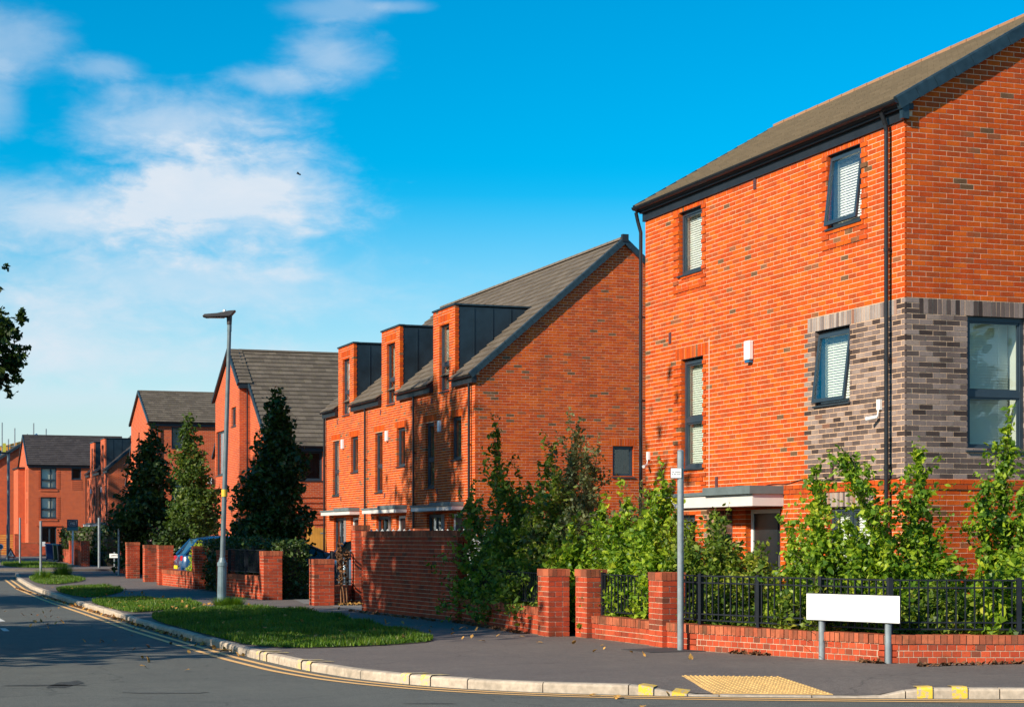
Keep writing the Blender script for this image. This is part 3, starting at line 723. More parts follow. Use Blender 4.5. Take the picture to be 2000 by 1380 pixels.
# ------------------------------------------------------------------ the corner house
X0, Y0, LF, DG = 14.116, 22.86, 9.0, 5.63
def corner_house():
    T = thing('brick_house', 'tall three-storey orange brick corner house with a grey brick band and open casements', 'house', (X0, Y0, PZ))
    FF = Frame((X0, Y0), (0, 1), (-1, 0)); FG = Frame((X0, Y0), (1, 0), (0, -1))
    zb = .015
    rz = lambda s: 7.70 + .585 * (min(s, DG - s) + .15)
    opF = [(6.58, 7.53, 6.24, 7.365), (1.2, 2.2, 6.25, 7.365), (6.54, 7.43, 2.80, 4.74), (1.54, 2.58, 3.60, 4.74), (.95, 2.2, 1.0, 2.04), (3.71, 4.92, -.1, 2.055), (5.75, 6.85, .95, 2.04)]
    soF = [(6.33, 7.77, 7.365, 7.60, 'red_brick'), (.97, 2.43, 7.365, 7.60, 'red_brick'), (6.30, 7.68, 4.74, 4.965, 'red_brick'), (.225, 2.82, 4.74, 4.965, 'soldier_grey_brick'), (.85, 2.35, 2.04, 2.265, 'soldier_grey_brick')]
    opG = [(1.02, 2.0, 2.83, 4.74)]
    soG = [(.225, 3.3, 4.74, 4.965, 'blue_grey_brick')]
    front = backing(FF, LF, -.3, 7.50, opF, 'mortar', T, 'front_wall', i0=.03)
    gable = backing(FG, DG, -.3, 7.50, opG, 'mortar', T, 'gable_wall', ztop=[(0.03, 7.5), (DG - .01, 7.5), (DG - .01, rz(0) - .09), (DG / 2, rz(DG / 2) - .09), (.03, rz(0) - .09)], i0=.03)
    red = Pieces('brick'); grey = Pieces('grey_brick')
    P = {'red_brick': red, 'blue_grey_brick': grey, 'soldier_grey_brick': grey}
    def mf(s, z): return 'blue_grey_brick' if s < 2.82 and 2.415 < z < 4.965 else 'red_brick'
    def pf(s, z, k):
        if 2.265 < z < 2.415: return .02
        for a, b, c, d in ((6.58, 7.53, 6.24, 7.39), (1.2, 2.2, 6.25, 7.39), (6.54, 7.43, 2.80, 4.74)):
            if (a - .235 < s < a + .01 or b - .01 < s < b + .235) and c - .30 < z < d: return .018 if k % 2 else 0
            if a - .235 < s < b + .235 and c - .31 < z < c - .02: return .018 if (k // 2) % 2 else 0
        return 0
    lay(P, FF, front, LF, zb, 100, mf, opF, corner0=1, proudf=pf, soldiers=soF)
    def mg(s, z): return 'blue_grey_brick' if s < 3.3 and 2.415 < z < 4.965 else 'red_brick'
    lay(P, FG, gable, DG, zb, 126, mg, opG, ztop=lambda s: rz(s) - .07, corner0=0, proudf=lambda s, z, k: .02 if 2.265 < z < 2.415 else 0, soldiers=soG)
    red.finish(); grey.finish(240)
    # hidden walls
    mb = MB(); mb.box(X0 + .05, X0 + DG, Y0 + LF - .3, Y0 + LF, -.2, 7.5); mb.prism([(X0 + .01, Y0 + LF, 7.5), (X0 + DG, Y0 + LF, 7.5), (X0 + DG / 2, Y0 + LF, rz(DG / 2) - .09)], (0, -.3, 0)); mb.box(X0 + DG - .3, X0 + DG - .002, Y0 + .31, Y0 + LF - .31, -.2, 7.5)
    mb.build('rear_wall', 'red_brick_plain', T)
    # windows
    window(FF, T, 6.58, 7.53, 6.24, 7.362, blind_to=6.36)
    window(FF, T, 1.2, 2.2, 6.25, 7.362, tilt=R(7), blind_to=6.4)
    window(FF, T, 6.54, 7.43, 2.80, 4.71, transom=3.66, blind='blind_green')
    window(FF, T, 1.54, 2.58, 3.60, 4.72, tilt=R(7), blind='blind_green')
    window(FF, T, .95, 2.2, 1.0, 2.04, mullion=1.62)
    window(FG, T, 1.02, 2.0, 2.83, 4.74, transom=3.64, blind='blind_green', inset=.06, blind_d=.24)
    # soot-grey lintel edges over the heads
    mb = MB()
    for a, b, c, d in opF[:4]: mb.fbox(FF, a - .1, b + .1, d - .002, d + .008, -.10, -.004)
    mb.build('lintel', 'fascia_black', T)
    # bay, canopy and door
    FB = Frame((X0 - .48, Y0), (0, 1), (-1, 0)); FBs = Frame((X0 - .48, Y0 + 5.40), (1, 0), (0, -1))
    bay = backing(Frame((X0 - .48, Y0 + 5.40), (0, 1), (-1, 0)), 1.65, -.2, 2.07, [(.45, 1.4, .95, 1.99)], 'mortar', T, 'bay', n0=-.2)
    bm_ = MB(); bm_.fbox(FBs, .2, .475, -.2, 2.07, -.25, -.006); bm_.build('bay_side', 'mortar', T)
    PB = Pieces('brick'); PG = Pieces('grey_brick')
    PBd = {'red_brick': PB, 'blue_grey_brick': PG, 'soldier_grey_brick': PG}
    mbay = lambda s, z: 'blue_grey_brick' if s < .33 and z < 1.1 else 'red_brick'
    lay(PBd, Frame((X0 - .48, Y0 + 5.40), (0, 1), (-1, 0)), bay, 1.65, zb, 27, mbay, [(.45, 1.4, .95, 1.99)], corner0=1)
    lay(PBd, FBs, bay, .475, zb, 27, 'blue_grey_brick', corner0=0); PB.finish(60); PG.finish(40)
    window(Frame((X0 - .48, Y0 + 5.40), (0, 1), (-1, 0)), T, .45, 1.4, .95, 1.99, slat=False, blind='room_dark')
    mb = MB(); mb.fbox(FF, 3.60, 7.10, 2.085, 2.275, .0, .55); mb.build('canopy_fascia', 'white_fascia', T)
    mb = MB(); mb.fbox(FF, 5.28, 7.14, 2.277, 2.335, .0, .58); mb.build('canopy_capping', 'canopy_grey', T)
    mb = MB(); mb.fbox(FF, 3.56, 5.27, 2.277, 2.405, .0, .62); mb.build('canopy_roof', 'canopy_grey', T)
    d = MB()
    for q in ((3.71, 3.78, .1, 2.05), (4.85, 4.92, .1, 2.05), (3.78, 4.85, 1.98, 2.05)): d.fbox(FF, *q, -.2, -.1)
    d.build('door_frame', 'white_plastic', T)
    d = MB(); d.fbox(FF, 3.785, 4.845, .12, 1.975, -.17, -.12)
    for a, b, c, e in ((4.0, 4.63, 1.05, 1.85), (4.0, 4.63, .25, .9)): d.fbox(FF, a, b, c, e, -.12, -.108)
    dr = d.build('door', 'door_dark', T)
    d = MB(); d.fbox(FF, 3.88, 3.90, .8, 1.3, -.118, -.07); d.build('handle', 'alloy', dr)
    mb = MB(); mb.fbox(FF, 3.6, 5.3, -.05, .16, 0, .6); mb.build('doorstep', 'kerb_concrete', T)
    # eaves
    mb = MB(); mb.fbox(FF, -.06, 9.06, 7.455, 7.615, -.02, .035); mb.fbox(FF, -.06, 9.06, 7.60, 7.68, -.1, .10); mb.build('fascia', 'fascia_black', T)
    mb = MB(); mb.box(X0 - .09, X0 + .02, Y0 - .075, Y0 + .0, 7.46, 7.66); mb.build('eaves_box', 'verge_slate_blue', T)
    gutter(T, (X0 - .175, Y0 - .09, 7.715), (X0 - .175, Y0 + 9.12, 7.715), (-1, 0, 0), r=.06)
    tiles = Pieces('roof_tile', 'roof_tiles')
    rx = X0 + DG / 2; zr = rz(DG / 2)
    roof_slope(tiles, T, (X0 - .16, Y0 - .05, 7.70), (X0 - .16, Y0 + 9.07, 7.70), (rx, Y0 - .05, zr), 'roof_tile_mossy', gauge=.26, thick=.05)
    tiles.finish()
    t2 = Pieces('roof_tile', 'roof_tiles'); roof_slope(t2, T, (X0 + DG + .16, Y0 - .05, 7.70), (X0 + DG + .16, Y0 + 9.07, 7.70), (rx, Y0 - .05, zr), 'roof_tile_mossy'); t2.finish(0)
    sl = Vector((1, 0, .585)).normalized(); up = Vector((-.585, 0, 1)).normalized()
    capped(T, ((X0 - .20, Y0 - .06, 7.72), (rx, Y0 - .06, zr + .03), up, (0, 1, 0)), 10, .045, .155, 'verge_slate_blue', 'verge_cap')
    capped(T, ((X0 + DG + .20, Y0 - .06, 7.72), (rx, Y0 - .06, zr + .03), (.585, 0, 1), (0, 1, 0)), 10, .045, .155, 'verge_slate_blue', 'verge_cap')
    capped(T, ((X0 - .20, Y0 + 9.08, 7.72), (rx, Y0 + 9.08, zr + .03), up, (0, 1, 0)), 10, .045, .13, 'verge_slate_blue', 'verge_cap')
    capped(T, ((rx, Y0 - .05, zr + .03), (rx, Y0 + 9.07, zr + .03), (0, 0, 1), (1, 0, 0)), 21, .13, .05, 'ridge_tile', 'ridge_tile')
    pipe(T, X0 - .085, Y0 + .36, .1, 7.36, swan=((X0 - .10, Y0 + .36, 7.45), (X0 - .17, Y0 + .36, 7.62)))
    pipe(T, X0 - .085, Y0 + 9.02, .1, 7.25, swan=((X0 - .13, Y0 + 9.05, 7.45), (X0 - .17, Y0 + 9.05, 7.62)))
    # mastic joint, cable
    mb = MB(); mb.fbox(FF, 6.29, 6.302, 2.3, 5.0, 0, .002); mb.build('movement_joint', 'blind_green', T)
    mb = MB(); prev = None
    for i in range(36):
        s = 5.3 - i * .15; z = 2.44 + .018 * math.sin(i * .9) - .03 * math.sin(i * .28); q = FF.p(s, .012, z)
        if prev is not None: mb.tube(prev, q, .006, k=5)
        prev = q
    mb.build('cable', 'cable_black', T)
    # alarm box, vents
    a = MB(); a.fbox(FF, 4.63, 4.83, 4.50, 4.815, .001, .085); al = a.build('alarm_box', 'white_plastic', T, bevel=.015)
    a = MB(); a.fbox(FF, 4.65, 4.81, 4.455, 4.50, .003, .075); a.build('alarm_lens', 'alarm_blue', al)
    for s, z in ((4.53, 7.28), (7.85, 5.08), (5.95, 2.42), (2.0, 2.46)):
        a = MB(); a.fbox(FF, s, s + .09, z, z + .2, 0, .014)
        for i in range(5): a.fbox(FF, s + .01, s + .08, z + .02 + i * .035, z + .035 + i * .035, .014, .02)
        a.build('air_vent', 'vent_brown', T)
    for s, z, sg in ((.62, 3.42, 1), (8.78, 3.02, -1)):
        a = MB(); a.fbox(FF, s, s + .09, z, z + .15, .001, .04); c = a.build('camera_bracket', 'white_plastic', T)
        a = MB(); p = FF.p(s + .045, .05, z - .10); a.tube(p, p + Vector((-.12, sg * .12, -.03)), .026, .03, 12); a.tube(FF.p(s + .045, .03, z + .01), p, .012, k=8); a.build('camera_body', 'white_plastic', c, smooth=False)
    a = MB(); a.tube((X0 - .03, Y0 + 2.0, 2.45), (X0 - .03, Y0 + 2.0, 2.9), .005, k=6); a.build('aerial', 'cable_black', T)
corner_house()

# ------------------------------------------------------------------ terraces of dormer houses
def terrace(name, label, X1, Y1, n, near=True, tile='roof_tile'):
    T = thing(name, label, 'terrace', (X1, Y1, PZ))
    Lt = 5.5 * n + .1; DP = 8.78
    FF = Frame((X1, Y1), (0, 1), (-1, 0)); FG = Frame((X1, Y1), (1, 0), (0, -1))
    rz = lambda s: 6.02 + .862 * (min(s, DP - s) + .15)
    zb = .015; op = []; so = []; dz = 8.12
    for k in range(n):
        o = 5.5 * k
        op += [(2.31 + o, 3.23 + o, 5.76, 7.70), (3.72 + o, 4.58 + o, 3.03, 4.94), (1.2 + o, 2.12 + o, 3.77, 4.965), (3.05 + o, 4.45 + o, 1.06, 2.265), (1.15 + o, 2.15 + o, -.1, 2.265)]
        so += [(3.5 + o, 4.8 + o, 4.965, 5.19, 'red_brick'), (1.0 + o, 2.34 + o, 4.965, 5.19, 'red_brick'), (2.2 + o, 3.4 + o, 7.74, 7.965, 'red_brick')]
    wm = 'mortar' if near else 'distant_brick'
    front = backing(FF, Lt, -.2, 5.98, [q for q in op if q[3] < 5.9] + [(q[0], q[1], q[2], 5.985) for q in op if q[3] > 5.9], wm, T, 'front_wall', i0=.03)
    G_op = [(4.06, 4.69, 3.28, 4.14)]
    gable = backing(FG, DP, -.2, 6.0, G_op, wm, T, 'gable_wall', ztop=[(0.03, 6.0), (DP - .01, 6.0), (DP - .01, rz(0) - .09), (DP / 2, rz(DP / 2) - .09), (.03, rz(0) - .09)], i0=.03)
    bk = Pieces('brick')
    inD = lambda s: any(1.75 + 5.5 * k < s < 3.82 + 5.5 * k for k in range(n))
    if near:
        lay(bk, FF, front, Lt, zb, 79, 'red_brick', op, corner0=1, soldiers=[q for q in so if q[2] < 5.9] )
        lay(bk, FG, gable, DP, zb, 134, 'red_brick', G_op, ztop=lambda s: rz(s) - .07, corner0=0, soldiers=[(3.95, 4.8, 4.14, 4.365, 'red_brick')])
    window(FG, T, 4.06, 4.69, 3.28, 4.14, slat=False, blind='room_dark')
    mb = MB(); mb.box(X1 + .05, X1 + DP, Y1 + Lt - .3, Y1 + Lt - .001, -.2, 6.0); mb.prism([(X1 + .01, Y1 + Lt, 6.0), (X1 + DP, Y1 + Lt, 6.0), (X1 + DP / 2, Y1 + Lt, rz(DP / 2) - .09)], (0, -.3, 0)); mb.box(X1 + DP - .3, X1 + DP - .002, Y1 + .31, Y1 + Lt - .31, -.2, 6.0)
    mb.build('rear_wall', 'red_brick_plain' if near else 'distant_brick', T)
    tiles = Pieces('roof_tile', 'roof_tiles'); rx = X1 + DP / 2; zr = rz(DP / 2)
    roof_slope(tiles, T, (X1 + .06, Y1 - .06, 6.02 + .862 * .22), (X1 + .06, Y1 + Lt + .06, 6.02 + .862 * .22), (rx, Y1 - .06, zr), tile, gauge=.31)
    eg = [-.06] + [v for k in range(n) for v in (1.75 + 5.5 * k, 3.82 + 5.5 * k)] + [Lt + .06]
    for i in range(0, len(eg), 2): roof_slope(tiles, T, (X1 - .16, Y1 + eg[i], 6.02), (X1 - .16, Y1 + eg[i + 1], 6.02), (X1 + .06, Y1 + eg[i], 6.02 + .862 * .22), tile, gauge=.31, name='eaves_roof')
    tiles.finish(290 if near else 0)
    t2 = Pieces('roof_tile', 'roof_tiles'); roof_slope(t2, T, (X1 + DP + .16, Y1 - .06, 6.02), (X1 + DP + .16, Y1 + Lt + .06, 6.02), (rx, Y1 - .06, zr), tile); t2.finish(0)
    for k in range(n):
        o = 5.5 * k; a, b = 1.75 + o, 3.82 + o; ya, yb = Y1 + a, Y1 + b
        opd = [(2.31 + o - a, 3.23 + o - a, 5.76, 7.70)]
        FD = Frame((X1, ya), (0, 1), (-1, 0)); FDs = Frame((X1, ya), (1, 0), (0, -1)); Ld = b - a
        dm = MB(); xe = X1 + (dz - 6.02) / .862 + .1
        for y_, th in ((ya + .015, .05), (yb - .065, .05)):
            dm.prism([(X1 + .1, y_, 5.95), (X1 + .1, y_, dz - .05), (xe, y_, dz - .05)], (0, th, 0))
        dm.box(X1 + .1, xe + .1, ya + .066, yb - .066, dz - .12, dz - .03)
        for i in range(3): x = X1 + .55 + i * .55; dm.box(x, x + .02, ya - .005, ya + .016, 6.35 + i * .48, dz - .06)
        D = dm.build('dormer', 'lead_cladding', T)
        backing(FD, Ld, 5.985, dz, [(opd[0][0], opd[0][1], 5.97, 7.70)], wm, D, 'dormer_front', n0=-.1, i0=.05 if near else 0)
        if near:
            lay(bk, FD, D, Ld, zb + 79 * .075, 29, 'red_brick', opd, corner0=1, soldiers=[(2.2 + o - a, 3.4 + o - a, 7.74, 7.965, 'red_brick')])
            lay(bk, FDs, D, .1125, zb + 79 * .075, 29, 'red_brick', corner0=0)
        mb = MB(); mb.box(X1 - .035, X1 + .16, ya - .03, yb + .03, dz - .002, dz + .045); mb.box(X1 + .16, xe + .35, ya - .02, yb + .02, dz - .005, dz + .04); mb.build('dormer_capping', 'verge_slate_blue', D)
        bl = ('curtain', 'room_dark', 'blind_white')[k % 3] if near else 'room_dark'
        window(FF, T, 2.31 + o, 3.23 + o, 5.76, 7.70, transom=6.55, slat=near and k != 1, blind='blind_white' if k == 2 else 'curtain', curtain=near and k == 1)
        window(FF, T, 3.72 + o, 4.58 + o, 3.03, 4.94, transom=3.87, slat=near and k == 2, blind='blind_white' if k == 2 else 'room_dark', blind_to=3.9 if k == 0 else None)
        window(FF, T, 1.2 + o, 2.12 + o, 3.77, 4.965, slat=False, blind='curtain' if k == 2 else 'room_dark')
        window(FF, T, 3.05 + o, 4.45 + o, 1.06, 2.25, slat=False, blind='room_dark', mullion=3.75 + o)
        d = MB()
        for q in ((1.15 + o, 1.22 + o, .1, 2.25), (2.08 + o, 2.15 + o, .1, 2.25), (1.22 + o, 2.08 + o, 2.18, 2.25)): d.fbox(FF, *q, -.2, -.09)
        d.build('door_frame', 'white_plastic', T)
        d = MB(); d.fbox(FF, 1.225 + o, 2.075 + o, .12, 2.175, -.17, -.12); d.fbox(FF, 1.5 + o, 1.8 + o, 1.2, 2.0, -.12, -.105); d.build('door', 'door_dark', T)
        mb = MB(); mb.fbox(FF, 1.02 + o, 4.95 + o, 2.35, 2.47, 0, .34); mb.build('canopy_fascia', 'white_fascia', T)
        mb = MB(); mb.fbox(FF, 1.0 + o, 3.0 + o, 2.472, 2.58, 0, .38); mb.fbox(FF, 3.01 + o, 4.98 + o, 2.472, 2.52, 0, .37); mb.build('canopy_roof', 'canopy_grey', T)
        a_ = MB(); a_.fbox(FF, 3.02 + o, 3.2 + o, 4.62, 4.94, .001, .08); a_.build('alarm_box', 'white_plastic', T, bevel=.012 if near else 0)
        if near:
            for s, z in ((3.9 + o, 5.5), (3.4 + o, 2.85)):
                v = MB(); v.fbox(FF, s, s + .09, z, z + .15, 0, .012); v.build('air_vent', 'vent_brown', T)
            # pale render panels round the ground-floor window
            gp = MB(); gp.fbox(FF, 2.75 + o, 3.04 + o, .3, 2.25, .001, .012); gp.fbox(FF, 3.05 + o, 4.45 + o, .3, 1.0, .001, .012); gp.build('grey_brick_panel', 'soldier_grey_brick', T)
        # eaves between the dormers
    edges = [-.06] + [v for k in range(n) for v in (1.75 + 5.5 * k, 3.82 + 5.5 * k)] + [Lt + .06]
    for i in range(0, len(edges), 2): mb = MB(); mb.fbox(FF, edges[i], edges[i + 1], 5.80, 5.985, -.02, .12); mb.build('fascia', 'fascia_black', T)
    for i in range(0, len(edges), 2): gutter(T, (X1 - .17, Y1 + edges[i], 6.0), (X1 - .17, Y1 + edges[i + 1], 6.0), (-1, 0, 0), r=.05)
    for s in [.30] + [5.55 + 5.5 * k for k in range(n - 1)] + [Lt - .1]:
        pipe(T, X1 - .08, Y1 + s, .1, 5.85)
    if near: bk.finish()
    up = (-.862, 0, 1)
    capped(T, ((X1 - .2, Y1 - .07, 6.03), (rx, Y1 - .07, zr + .03), up, (0, 1, 0)), 18 if near else 8, .05, .14, 'verge_slate_blue', 'verge_cap')
    capped(T, ((X1 + DP + .2, Y1 - .07, 6.03), (rx, Y1 - .07, zr + .03), (.862, 0, 1), (0, 1, 0)), 18 if near else 8, .05, .14, 'verge_slate_blue', 'verge_cap')
    mb = MB(); mb.box(rx - .09, rx + .09, Y1 - .15, Y1 - .02, zr - .08, zr + .12); mb.build('ridge_end', 'fascia_black', T)
    capped(T, ((rx, Y1 - .05, zr + .03), (rx, Y1 + Lt + .05, zr + .03), (0, 0, 1), (1, 0, 0)), int(Lt / .45) if near else 12, .13, .05, tile, 'ridge_tile')
    return T
terrace('terrace_house', 'terrace of three orange brick houses with three tall brick dormers and white door canopies', 16.3, 48.2, 3)
terrace('terrace_house', 'shaded far terrace of two brick houses with slim dormers beyond the side turning', 16.5, 123.3, 2, near=False, tile='roof_tile_dark')

# ------------------------------------------------------------------ gable-fronted houses along the street (ridge across the street)
def cross_house(label, Xf, Xb, Ya, Yb, ze, yr, zr, tile, wins=(), near_wins=(), lim=0, wing=None, kind='house', name='brick_house', mt='distant_brick', gauge=.33):
    T = thing(name, label, kind, (Xf, Ya, PZ))
    FF = Frame((Xf, Ya), (0, 1), (-1, 0)); FN = Frame((Xf, Ya), (1, 0), (0, -1)); L = Yb - Ya; D = Xb - Xf
    sr = yr - Ya; pit = (zr - ze) / sr; zf = zr - pit * (Yb - yr)
    zt = min(ze, zf)
    backing(FF, L, -.2, zt - .12, [w[:4] for w in wins], mt, T, 'front_wall', ztop=[(.004, zt - .12), (L, zt - .12), (L, zf - .1), (sr, zr - .1), (.004, ze - .1)], n1=0, extra=0, i0=.004)
    backing(FN, D, -.2, ze - .1, [w[:4] for w in near_wins], mt, T, 'side_wall', n1=0, extra=0, i0=.004)
    mb = MB(); mb.box(Xf + .02, Xb, Yb - .3, Yb - .001, -.2, zf - .1); mb.box(Xb - .3, Xb - .001, Ya + .31, Yb - .31, -.2, zt - .1)
    mb.prism([(Xb - .002, Ya, ze - .12), (Xb - .002, Yb, zf - .12), (Xb - .002, yr, zr - .1)], (-.3, 0, 0)); mb.build('rear_wall', mt, T)
    for w in wins: window(FF, T, *w[:4], slat=False, curtain=(w[4] if len(w) > 4 else '') == 'curtain', blind=w[4] if len(w) > 4 else 'room_dark', transom=(w[5] if len(w) > 5 else None), mullion=(w[6] if len(w) > 6 else None))
    for w in near_wins: window(FN, T, *w[:4], slat=False, curtain=(w[4] if len(w) > 4 else '') == 'curtain', blind=w[4] if len(w) > 4 else 'room_dark', transom=(w[5] if len(w) > 5 else None), mullion=(w[6] if len(w) > 6 else None))
    P = Pieces('roof_tile', 'roof_tiles'); ov = .18
    roof_slope(P, T, (Xf - .07, Ya - ov, ze - pit * ov), (Xb, Ya - ov, ze - pit * ov), (Xf - .07, yr, zr), tile, gauge=gauge); P.finish(lim)
    P = Pieces('roof_tile', 'roof_tiles'); roof_slope(P, T, (Xf - .07, Yb + ov, zf - pit * ov), (Xb, Yb + ov, zf - pit * ov), (Xf - .07, yr, zr), tile, gauge=gauge); P.finish(0)
    capped(T, ((Xf - .08, Ya - ov, ze - pit * ov + .02), (Xf - .08, yr, zr + .03), (0, -pit, 1), (1, 0, 0)), 12, .05, .13, 'verge_slate_blue', 'verge_cap')
    capped(T, ((Xf - .08, Yb + ov, zf - pit * ov + .02), (Xf - .08, yr, zr + .03), (0, pit, 1), (1, 0, 0)), 12, .05, .13, 'fascia_black', 'verge_cap')
    capped(T, ((Xf - .07, yr, zr + .03), (Xb, yr, zr + .03), (0, 0, 1), (0, 1, 0)), 12, .13, .05, tile, 'ridge_tile')
    mb = MB(); mb.fbox(FN, -.05, D, ze - .32, ze - .14, -.02, .14); mb.build('fascia', 'fascia_black', T)
    gutter(T, (Xf - .06, Ya - .2, ze - .12), (Xb, Ya - .2, ze - .12), (0, -1, 0), r=.055)
    return T, FF, FN
# house with the long catslide roof behind the dark conical tree
T3, F3, N3 = cross_house('brick gable house with a long grey-brown tiled roof reaching down behind the dark conical tree', 16.75, 26, 76.2, 88, 5.5, 82.1, 9.87, 'roof_tile',
    near_wins=((1.28, 2.28, 3.96, 5.19),), lim=290, gauge=.33)
FW = Frame((16.3, 80.0), (0, 1), (-1, 0))
backing(FW, 5.5, -.2, 7.3, [(.75, 1.75, 6.45, 7.29), (3.3, 5.3, 4.4, 6.4)], 'distant_brick', T3, 'wing_wall', ztop=[(0, 7.3), (5.5, 7.3), (5.5, 7.9), (2.1, 9.72), (0, 8.25)], n1=0, extra=0)
mb = MB(); mb.box(16.3, 16.76, 79.999, 80.2, -.2, 8.22); mb.build('wing_side', 'distant_brick', T3)
window(FW, T3, .75, 1.75, 6.45, 7.29, slat=False, blind='room_dark'); window(FW, T3, 3.3, 5.3, 4.4, 6.4, slat=False, blind='room_dark')
mb = MB(); mb.fbox(FW, 2.9, 5.5, 4.1, 6.5, .001, .012); 
P = Pieces('roof_tile', 'roof_tiles'); roof_slope(P, T3, (16.22, 79.8, 8.23), (16.82, 79.8, 8.23), (16.22, 82.1, 9.9), 'roof_tile'); roof_slope(P, T3, (16.22, 85.7, 7.85), (16.82, 85.7, 7.85), (16.22, 82.1, 9.9), 'roof_tile'); P.finish(0)
capped(T3, ((16.2, 79.75, 8.22), (16.2, 82.1, 9.93), (0, -.7, 1), (1, 0, 0)), 8, .05, .13, 'verge_slate_blue', 'verge_cap')
capped(T3, ((16.2, 85.75, 7.85), (16.2, 82.1, 9.93), (0, .57, 1), (1, 0, 0)), 8, .05, .13, 'fascia_black', 'verge_cap')
mb = MB(); mb.box(16.24, 16.9, 79.78, 80.0, 8.02, 8.2); mb.build('fascia', 'fascia_black', T3)
pipe(T3, 16.62, 79.9, .1, 8.0)
mb = MB()
for i in range(7): mb.fbox(N3, 1.2, 2.4, 1.9 + i * .225, 1.965 + i * .225, 0, .03)
mb.build('brick_ribs', 'distant_brick', T3)
# next house along: lower pitch
T4, F4, N4 = cross_house('brick gable house with a net-curtained side window between the leafy street trees', 16.5, 25, 106.2, 113.2, 8.2, 109.9, 10.1, 'roof_tile',
    near_wins=((1.25, 2.27, 6.65, 7.86, 'curtain'), (1.25, 2.3, 3.7, 4.9, 'curtain'), (.9, 2.0, .9, 2.1, 'curtain')), lim=200, wins=((3.6, 4.2, 6.4, 7.7),))
mb = MB(); mb.prism([(16.6, 113.2, .1), (16.6, 115.6, .1), (16.6, 115.6, 4.9), (16.6, 113.2, 7.2)], (6, 0, 0)); mb.build('side_wing', 'distant_brick', T4)
mb = MB(); mb.prism([(16.5, 113.1, 7.4), (16.5, 115.8, 4.85), (16.5, 115.8, 4.7), (16.5, 113.1, 7.25)], (6.2, 0, 0)); mb.build('side_roof', 'verge_slate_blue', T4)
pipe(T4, 16.95, 106.1, .1, 8.0)
a = MB(); a.fbox(N4, 3.3, 3.52, 4.65, 5.0, .001, .09); a.build('alarm_box', 'white_plastic', T4)
mb = MB(); mb.fbox(N4, -.02, .75, 2.4, 5.0, .001, .012); mb.build('grey_brick_panel', 'soldier_grey_brick', T4)
# house that closes the street
T6, F6, N6 = cross_house('new three-storey brick house closing the street with a wide dark grey roof', 14.3, 22.3, 154, 162.9, 7.5, 158.2, 9.98, 'roof_tile_dark',
    near_wins=((.97, 2.2, 5.54, 7.18, 'blind_green', 6.2, 1.75), (.97, 2.2, 3.15, 4.83, 'blind_green', 3.85, 1.75), (.97, 2.2, -.1, 2.45, 'room_dark', None, 1.65), (3.38, 4.15, 6.28, 7.2)),
    wins=((1.0, 1.6, 5.3, 7.1), (1.0, 1.6, 2.8, 4.7), (5.2, 5.8, 5.2, 7.0), (5.2, 5.8, 2.9, 4.8)))
mb = MB()
for z in (5.30, 2.92):
    mb.fbox(N6, .9, 2.3, z, z + .14, 0, .05)
for z0, z1 in ((5.5, 7.2), (3.1, 4.9)):
    z = z0
    while z < z1: mb.fbox(N6, .72, .94, z, z + .065, 0, .03); mb.fbox(N6, 2.24, 2.46, z, z + .065, 0, .03); z += .15
for i in range(5): mb.fbox(N6, 3.38, 4.2, 5.45 + i * .15, 5.515 + i * .15, 0, .03)
mb.fbox(N6, .6, 2.6, 2.5, 2.56, 0, .08); mb.build('brick_ribs', 'distant_brick', T6)
mb = MB(); mb.box(13.75, 14.3, 157.0, 161.0, -.2, 7.2); mb.build('bay_tower', 'distant_brick', T6)
mb = MB(); mb.box(13.65, 14.32, 156.9, 161.1, 7.2, 7.32); mb.build('tower_roof', 'fascia_black', T6)
cross7, F7, N7 = None, None, None
T7 = thing('brick_house', 'plain orange brick gable wall standing at the far bend of the road', 'house', (8.5, 165, PZ))
FN7 = Frame((8.5, 165), (1, 0), (0, -1))
backing(FN7, 13.4, -.2, 5.2, [], 'distant_brick', T7, 'gable_wall', ztop=[(0, 5.2), (13.4, 5.2), (13.4, 5.25), (6.7, 9.85), (0, 5.25)], n1=0)
mb = MB(); mb.box(8.5, 21.9, 165.3, 176, -.2, 5.2); mb.prism([(8.5, 165.3, 5.2), (21.9, 165.3, 5.2), (15.2, 165.3, 9.8)], (0, 10.7, 0)); mb.build('side_wall', 'distant_brick', T7)
P = Pieces('roof_tile', 'roof_tiles'); roof_slope(P, T7, (8.3, 164.9, 5.15), (8.3, 176, 5.15), (15.2, 164.9, 9.95), 'roof_tile_dark'); P.finish(0)
capped(T7, ((8.2, 164.85, 5.1), (15.2, 164.85, 10.0), (-.69, 0, 1), (0, 1, 0)), 14, .06, .2, 'verge_slate_blue', 'verge_cap')
# scaffolded building site beyond
T8 = thing('scaffolded_building', 'half-built roof wrapped in blue sheeting and scaffolding beyond the far gable wall', 'building site', (14.5, 196, PZ))
mb = MB(); mb.box(8, 22, 196, 206, 0, 10.4); mb.build('sheeted_walls', 'scaffold_blue', T8)
mb = MB(); mb.prism([(17.0, 195.9, 10.4), (21, 195.9, 10.4), (19.0, 195.9, 12.2)], (0, 10, 0)); mb.build('blue_roof', 'scaffold_blue', T8)
mb = MB(); mb.prism([(14.0, 195.8, 10.4), (18.6, 195.8, 10.4), (18.6, 195.8, 11.2), (17.6, 195.8, 11.4)], (0, .3, 0)); mb.build('roof_edge', 'timber_orange', T8)
for i in range(11):
    mb = MB(); x = 14.3 + i * .62; h = 11 + (i * 7 % 5) * .55; mb.tube((x, 195.2, 0), (x, 195.2, h), .06, k=6); mb.build('scaffold_pole', 'galvanised', T8)
for z in (9.6, 10.8): mb = MB(); mb.tube((14, 195.15, z), (21, 195.15, z), .05, k=6); mb.build('scaffold_pole', 'galvanised', T8)
